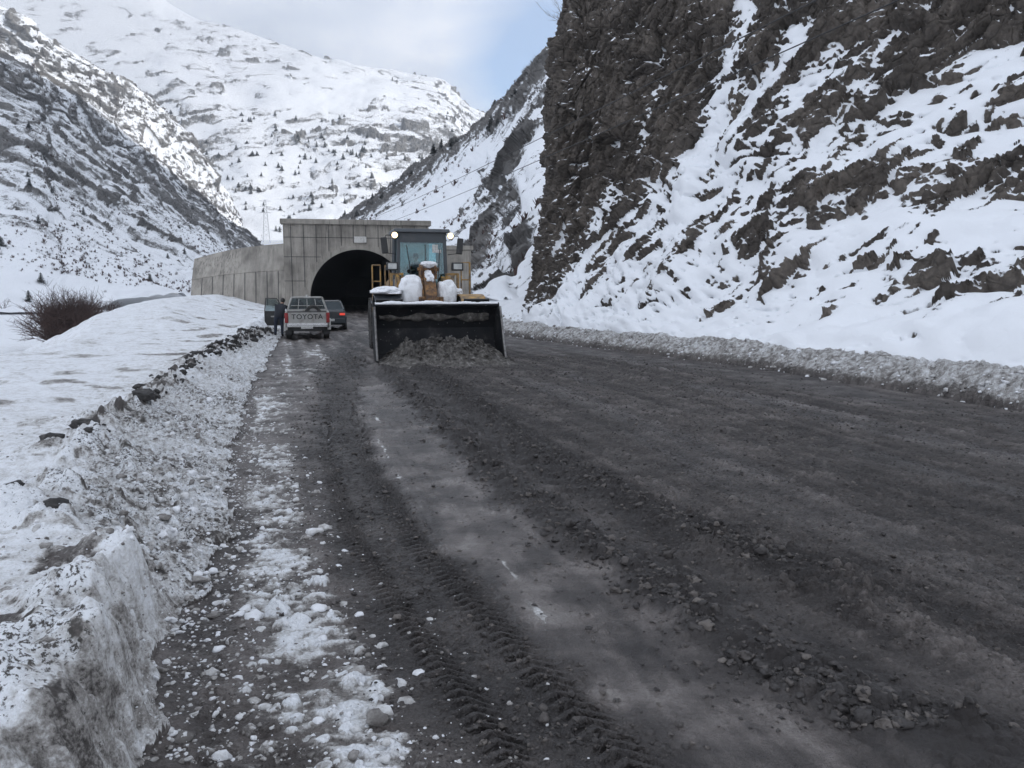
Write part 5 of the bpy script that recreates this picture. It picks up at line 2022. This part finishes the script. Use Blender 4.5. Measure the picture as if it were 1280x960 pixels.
# ================================================================== SEDAN
sc_ = G(412, 413.5)
s0 = Vector((sc_.x, sc_.y, 0))
sd_ = thing('parked_car', 'dark sedan with lit red tail light in front of the silver pickup', 'car', s0, R(13))
sd_.scale = (.95, .95, .95)
st = [(0, (.42, .66, .92), (.70, .80, .72)), (.12, (.28, .64, 1.0), (.76, .84, .74)), (.75, (.26, .64, 1.02), (.80, .86, .76)), (2.2, (.24, .64, .98), (.82, .86, .78)), (3.4, (.24, .62, .95), (.82, .86, .76)), (4.25, (.28, .58, .80), (.78, .84, .66)), (4.5, (.36, .55, .68), (.66, .74, .60))]
MB().loft([ring_body(a, b_, c_, .06) for a, b_, c_ in st]).build('body', 'sedan_paint', sd_, .02, smooth=False)
mb = MB()
mb.loft([[Vector((x_, y_, z_)) for x_, z_ in ((-w_, zz), (-w_+.10, zz+.05), (w_-.10, zz+.05), (w_, zz))] for y_, w_, zz in ((1.25, .56, 1.36), (1.8, .58, 1.40), (2.5, .57, 1.38))])
for s in (-1, 1):
    for a, b_ in (((s*.70, .55, 1.0), (s*.55, 1.25, 1.38)), ((s*.72, 3.4, .96), (s*.56, 2.5, 1.38)), ((s*.75, 1.9, .98), (s*.57, 1.85, 1.39))):
        mb.tube([a, b_], .045, 6)
mb.build('roof', 'sedan_paint', sd_, .015)
MB().add([(-.69, .56, 1.01), (.69, .56, 1.01), (.55, 1.25, 1.38), (-.55, 1.25, 1.38)], [(0, 1, 2, 3)]).build('rear_window', 'car_glass', sd_)
MB().add([(-.71, 3.4, .96), (.71, 3.4, .96), (.55, 2.5, 1.38), (-.55, 2.5, 1.38)], [(0, 1, 2, 3)]).build('windshield', 'car_glass', sd_)
for s in (-1, 1):
    MB().add([(s*.735, .65, 1.0), (s*.745, 3.35, .96), (s*.58, 2.5, 1.36), (s*.58, 1.28, 1.36)], [(0, 1, 2, 3)]).build('side_window', 'car_glass', sd_)
    MB().box((s*.62, .03, .80), (.26, .09, .11)).build('taillight', 'red_lens_lit', sd_, .02)
    for y_ in (.85, 3.55):
        wheel(sd_, (s*.74, y_, .31), .31, .20, lug=False)
bp = MB().box((0, .02, .48), (1.56, .16, .26)).build('bumper', 'sedan_paint', sd_, .03)
MB().box((0, -.065, .52), (.5, .02, .11)).build('number_plate', 'plate_white', bp, .005)

# ================================================================== BUSHES
def bush(label, base, h, w_, n, seed, group='bare bushes by the river'):
    r = random.Random(seed)
    t = thing('bare_bush', label, 'bush', base, 0, group)
    big, fine = MB(), MB()

    def grow(p, d, ln, rad, lev):
        pts = [p]
        q = p
        dd = d
        for k in range(4):
            dd = (dd+Vector((r.gauss(0, .14), r.gauss(0, .14), r.gauss(.03, .08)))).normalized()
            q = q+dd*ln/4
            pts.append(q)
        (big if lev == 0 else fine).tube(pts, rad, 4 if lev == 0 else 3, rad*.35)
        if lev < 2:
            for k in range(5 if lev == 0 else 4):
                i = r.randint(1, 4)
                nd = (dd+Vector((r.gauss(0, .75), r.gauss(0, .75), r.gauss(.15, .45)))).normalized()
                grow(pts[i], nd, ln*r.uniform(.3, .5), rad*.6, lev+1)
    for k in range(n):
        a = r.uniform(0, 2*PI)
        el = r.uniform(.2, 1.5)
        d = Vector((math.cos(a)*math.cos(el)*w_/h, math.sin(a)*math.cos(el)*w_/h, math.sin(el))).normalized()
        grow(Vector((math.cos(a)*.16*w_, math.sin(a)*.16*w_, 0)), d, h*r.uniform(.5, .75), .008*h, 0)
    big.build('stem', 'twig_bark', t)
    fine.build('twigs', 'twig_bark', t)
    return t


def vz(x_, y_):
    return float(-3.6+.35*fbm2(np.array([x_*.05]), np.array([y_*.05]), 3, 61)[0])


b0 = P(84, 428, 72)
bush('big dark round bare bush by the river left of the tunnel', (b0.x, b0.y, b0.z-.3), 5.4, 3.4, 330, 1)
b0 = P(112, 405, 82)
bush('mid sized bare bush just right of the big dark bush', (b0.x, b0.y, b0.z-.6), 3.6, 2.0, 90, 2)
b0 = P(140, 390, 86)
bush('thin pale bush, smallest of the row climbing the snow shoulder', (b0.x, b0.y, b0.z-.4), 2.2, 1.2, 18, 3)
b0 = P(4, 383, 110)
bush('lone small bush at the left edge across the river', (b0.x, b0.y, b0.z-.3), 2.0, 1.2, 12, 4)
b0 = P(712, 28, 42)
bush('bare bush on the top of the dark rock nose against the sky', (b0.x, b0.y, b0.z-.2), 2.2, 1.7, 26, 5, 'bare bushes on the cliff')

# scrub: too many tufts to count
def scrub(name, V, n, rng_, sel, size, seed, mat='twig_bark'):
    r = np.random.default_rng(seed)
    ok = np.argwhere(sel)
    idx = ok[r.integers(0, len(ok), n)]
    pts = V[idx[:, 0], idx[:, 1]]
    vs, fs = [], []
    for p in pts:
        s = size*np.clip(r.lognormal(0, .45), .4, 2.2)
        for k in range(9):
            a = r.uniform(0, 2*PI)
            el = r.uniform(.3, 1.4)
            d = np.array([math.cos(a)*math.cos(el), math.sin(a)*math.cos(el), math.sin(el)])*s*r.uniform(.6, 1.1)
            sd2 = np.array([-math.sin(a), math.cos(a), 0])*s*.10
            i = len(vs)
            q = p+np.array([r.uniform(-.3, .3)*s, r.uniform(-.3, .3)*s, -.05*s])
            mid_ = q+d*.6+np.array([0, 0, .12*s])
            vs += [q-sd2*.5, q+sd2*.5, mid_+sd2, mid_-sd2, q+d]
            fs += [(i, i+1, i+2), (i, i+2, i+3), (i+3, i+2, i+4)]
    o = soup(name, np.array(vs), np.array(fs), MATS[mat])
    o['kind'] = 'stuff'
    return o


def row_sel(V, a, b_):
    k = np.linspace(0, 1, V.shape[0])[:, None]*np.ones((1, V.shape[1]))
    pxx, pyy = proj(V)
    return (k > a) & (k < b_) & (pxx > -200) & (pxx < 1000)


s_ = row_sel(lslope_V, .05, .80)
nzm = fbm3(lslope_V, .03, 3, 77) > -.1
scrub('scrub', lslope_V, 2600, None, s_ & nzm, .62, 1)
s_ = row_sel(fspur_V, .2, .74)
scrub('scrub', fspur_V, 900, None, s_ & (fbm3(fspur_V, .02, 3, 78) > -.1), 1.3, 2)
s_ = row_sel(rslope_V, .15, .8)
scrub('scrub', rslope_V, 420, None, s_ & (fbm3(rslope_V, .06, 3, 79) > .15), .5, 3)

# conifers on the slopes: one small tree, copied
def conifer_mesh(seed):
    r = random.Random(seed)
    mb = MB()
    mb.tube([(0, 0, -.06), (0, 0, .9)], .03, 5, .008)
    for k in range(11):
        z_ = .10+.08*k
        rad = .30*(1-z_)**.8+.02
        nb = 8
        for j in range(nb):
            a = 2*PI*(j+r.random())/nb
            rr2 = rad*r.uniform(.65, 1.15)
            p0_ = Vector((0, 0, z_+.05))
            p1 = Vector((math.cos(a)*rr2, math.sin(a)*rr2, z_-.06+r.uniform(-.03, .03)))
            s2 = Vector((-math.sin(a), math.cos(a), 0))*rr2*.38
            mm = p0_.lerp(p1, .55)
            mb.add([p0_, mm+s2, p1, mm-s2], [(0, 1, 2, 3)])
    me = bpy.data.meshes.new('conifer')
    me.from_pydata([tuple(v) for v in mb.v], [], mb.f)
    me.materials.append(MATS['conifer_needles'])
    return me


cm = [conifer_mesh(k) for k in range(4)]


def plant_trees(V, n, sel, hmin, hmax, label, group, seed):
    r = np.random.default_rng(seed)
    ok = np.argwhere(sel)
    for k in range(n):
        i, j = ok[r.integers(0, len(ok))]
        p = V[i, j]
        h = r.uniform(hmin, hmax)
        o = bpy.data.objects.new('conifer', cm[k % 4])
        COL.objects.link(o)
        o.location = (p[0], p[1], p[2]-.02*h)
        wd = r.uniform(1.1, 1.9)
        o.scale = (h*wd, h*wd*r.uniform(.85, 1.15), h*r.uniform(.8, 1.1))
        o.rotation_euler = (0, 0, r.uniform(0, 6.28))
        tag(o, label, 'tree', group)


pxf, pyf = proj(fmt_V)
sel = (pyf > 140) & (pyf < 292) & (pxf > 190) & (pxf < 600) & (fbm3(fmt_V, .006, 3, 80) > -.15) & row_sel(fmt_V, .02, .7)
plant_trees(fmt_V, 260, sel, 3.5, 8, 'tiny dark conifer on the snowy far mountain beyond the valley', 'conifers on the far mountain', 3)
pxl, pyl = proj(lslope_V)
sel = row_sel(lslope_V, .05, .7) & (pxl > -30) & (pxl < 300)
plant_trees(lslope_V, 34, sel, 1.3, 3.2, 'small dark conifer on the shaded slope left of the valley', 'conifers on the shaded left slope', 4)
pxl, pyl = proj(rslope_V)
sel = row_sel(rslope_V, .62, .82) & (pxl > 425) & (pxl < 660)
plant_trees(rslope_V, 26, sel, 1.4, 3.4, 'small dark conifer near the crest of the slope right of the tunnel', 'conifers along the right crest', 5)

# ================================================================== POWER LINES AND PYLON
pyb = P(333, 296, 560)
py_ = thing('lattice_pylon', 'pale lattice power pylon in the snow above the wing wall', 'pylon', pyb, R(20))
mb = MB()
Hh = 26
for sx, sy in ((-1, -1), (1, -1), (1, 1), (-1, 1)):
    mb.tube([(sx*2.4, sy*2.4, -4), (sx*.5, sy*.5, Hh)], .08, 4)
for k in range(9):
    z0 = Hh*k/9
    z1 = Hh*(k+1)/9
    w0 = 2.4-1.9*z0/Hh
    w1 = 2.4-1.9*z1/Hh
    for s in (-1, 1):
        mb.tube([(-w0, s*w0, z0), (w1, s*w1, z1)], .04, 3)
        mb.tube([(w0, s*w0, z0), (-w1, s*w1, z1)], .04, 3)
mb.build('tower', 'pylon_steel', py_)
mb = MB()
for z_ in (17, 21, 25):
    mb.tube([(-4, 0, z_), (4, 0, z_)], .12, 4)
mb.build('cross_arm', 'pylon_steel', py_)
for (pa, pb, lab) in (((1110, -45, 16), (415, 292, 150), 'upper black power line crossing before the cliff'), ((1150, -12, 15), (440, 292, 130), 'lower black power line crossing before the cliff')):
    a, b_ = P(*pa), P(*pb)
    pts = []
    for k in range(60):
        t = k/59
        p = a.lerp(b_, t)
        p.z -= 4*.5*t*(1-t)
        pts.append(p)
    o = MB().tube(pts, .016, 5).build('power_line', 'cable_black')
    tag(o, lab, 'power line', 'power lines')
# ================================================================== SKY, SUN, EXPOSURE
SUN = Vector((.80, -.36, .43)).normalized()
sun_el = math.asin(SUN.z)
sun_az = math.atan2(SUN.x, SUN.y)
w = bpy.data.worlds.new('World')
scene.world = w
w.use_nodes = True
nt = w.node_tree
bg = nt.nodes['Background']
sky = nt.nodes.new('ShaderNodeTexSky')
sky.sky_type = 'NISHITA'
sky.sun_disc = False
sky.sun_elevation = sun_el
sky.sun_rotation = sun_az
sky.altitude = 1500
tc = nt.nodes.new('ShaderNodeTexCoord').outputs['Generated']
mp = nt.nodes.new('ShaderNodeMapping')
mp.inputs['Scale'].default_value = (1, 1, 2.2)
L(nt, tc, mp.inputs['Vector'])
sepx = nt.nodes.new('ShaderNodeSeparateXYZ')
L(nt, tc, sepx.inputs[0])
n1 = noise(nt, mp.outputs[0], 2.6, 6, .55, .3)
n2 = noise(nt, mp.outputs[0], 6.5, 5, .55, .2)
# a gap of blue low over the valley, to the right of its axis
gap = nt.nodes.new('ShaderNodeVectorMath')
gap.operation = 'DISTANCE'
gd = (P(672, 62, 100)-Vector((0, 0, CAM_H))).normalized()
gap.inputs[1].default_value = gd
L(nt, tc, gap.inputs[0])
g = math_node(nt, 'MULTIPLY', gap.outputs['Value'], 1.0)
cov = math_node(nt, 'ADD', math_node(nt, 'MULTIPLY', g, 12.0), math_node(nt, 'MULTIPLY', math_node(nt, 'SUBTRACT', n1, .5), 2.2))
cov = math_node(nt, 'SUBTRACT', cov, .72)
cov = math_node(nt, 'MULTIPLY', cov, 1.3, True)
cc = ramp(nt, n2, [(.3, (.62, .68, .79)), (.48, (.78, .83, .93)), (.68, (.98, 1.0, 1.06))])
cb = nt.nodes.new('ShaderNodeVectorMath')
cb.operation = 'SCALE'
# clouds are set somewhat brighter low down than overhead
L(nt, math_node(nt, 'MULTIPLY', math_node(nt, 'ADD', math_node(nt, 'MULTIPLY', math_node(nt, 'MAXIMUM', sepx.outputs[2], 0.0), -.45), 1.25), CLOUD), cb.inputs['Scale'])
L(nt, cc, cb.inputs[0])
skc = nt.nodes.new('ShaderNodeVectorMath')
skc.operation = 'SCALE'
skc.inputs['Scale'].default_value = 1.7
L(nt, sky.outputs[0], skc.inputs[0])
L(nt, mixc(nt, cov, skc.outputs[0], cb.outputs[0]), bg.inputs['Color'])
bg.inputs['Strength'].default_value = SKY_STR

sd = bpy.data.lights.new('sun', 'SUN')
sd.energy = SUN_STR
sd.angle = R(.5)
sd.color = (1, .95, .88)
so = bpy.data.objects.new('sun', sd)
COL.objects.link(so)
so.location = SUN*500
so.rotation_euler = SUN.to_track_quat('Z', 'Y').to_euler()

vs = scene.view_settings
scene.display_settings.display_device = 'sRGB'
vs.view_transform = 'Standard'
vs.look = 'None'
vs.gamma = 1
vs.use_curve_mapping = False
vs.exposure = EXPO
cy = scene.cycles
cy.max_bounces = 6
cy.diffuse_bounces = 3
cy.glossy_bounces = 3
cy.transparent_max_bounces = 12
cy.use_denoising = True
cy.volume_bounces = 0

# ================================================================== AIR
m = bpy.data.materials.new('haze')
m.use_nodes = True
nt = m.node_tree
nt.nodes.clear()
out = nt.nodes.new('ShaderNodeOutputMaterial')
pv = nt.nodes.new('ShaderNodeVolumePrincipled')
pv.inputs['Color'].default_value = (.80, .88, 1, 1)
pv.inputs['Density'].default_value = HAZE
pv.inputs['Anisotropy'].default_value = .3
L(nt, pv.outputs[0], out.inputs['Volume'])
hz = MB().box((-750, 900, 620), (3100, 3100, 1260)).build('haze', m)
hz['kind'] = 'stuff'
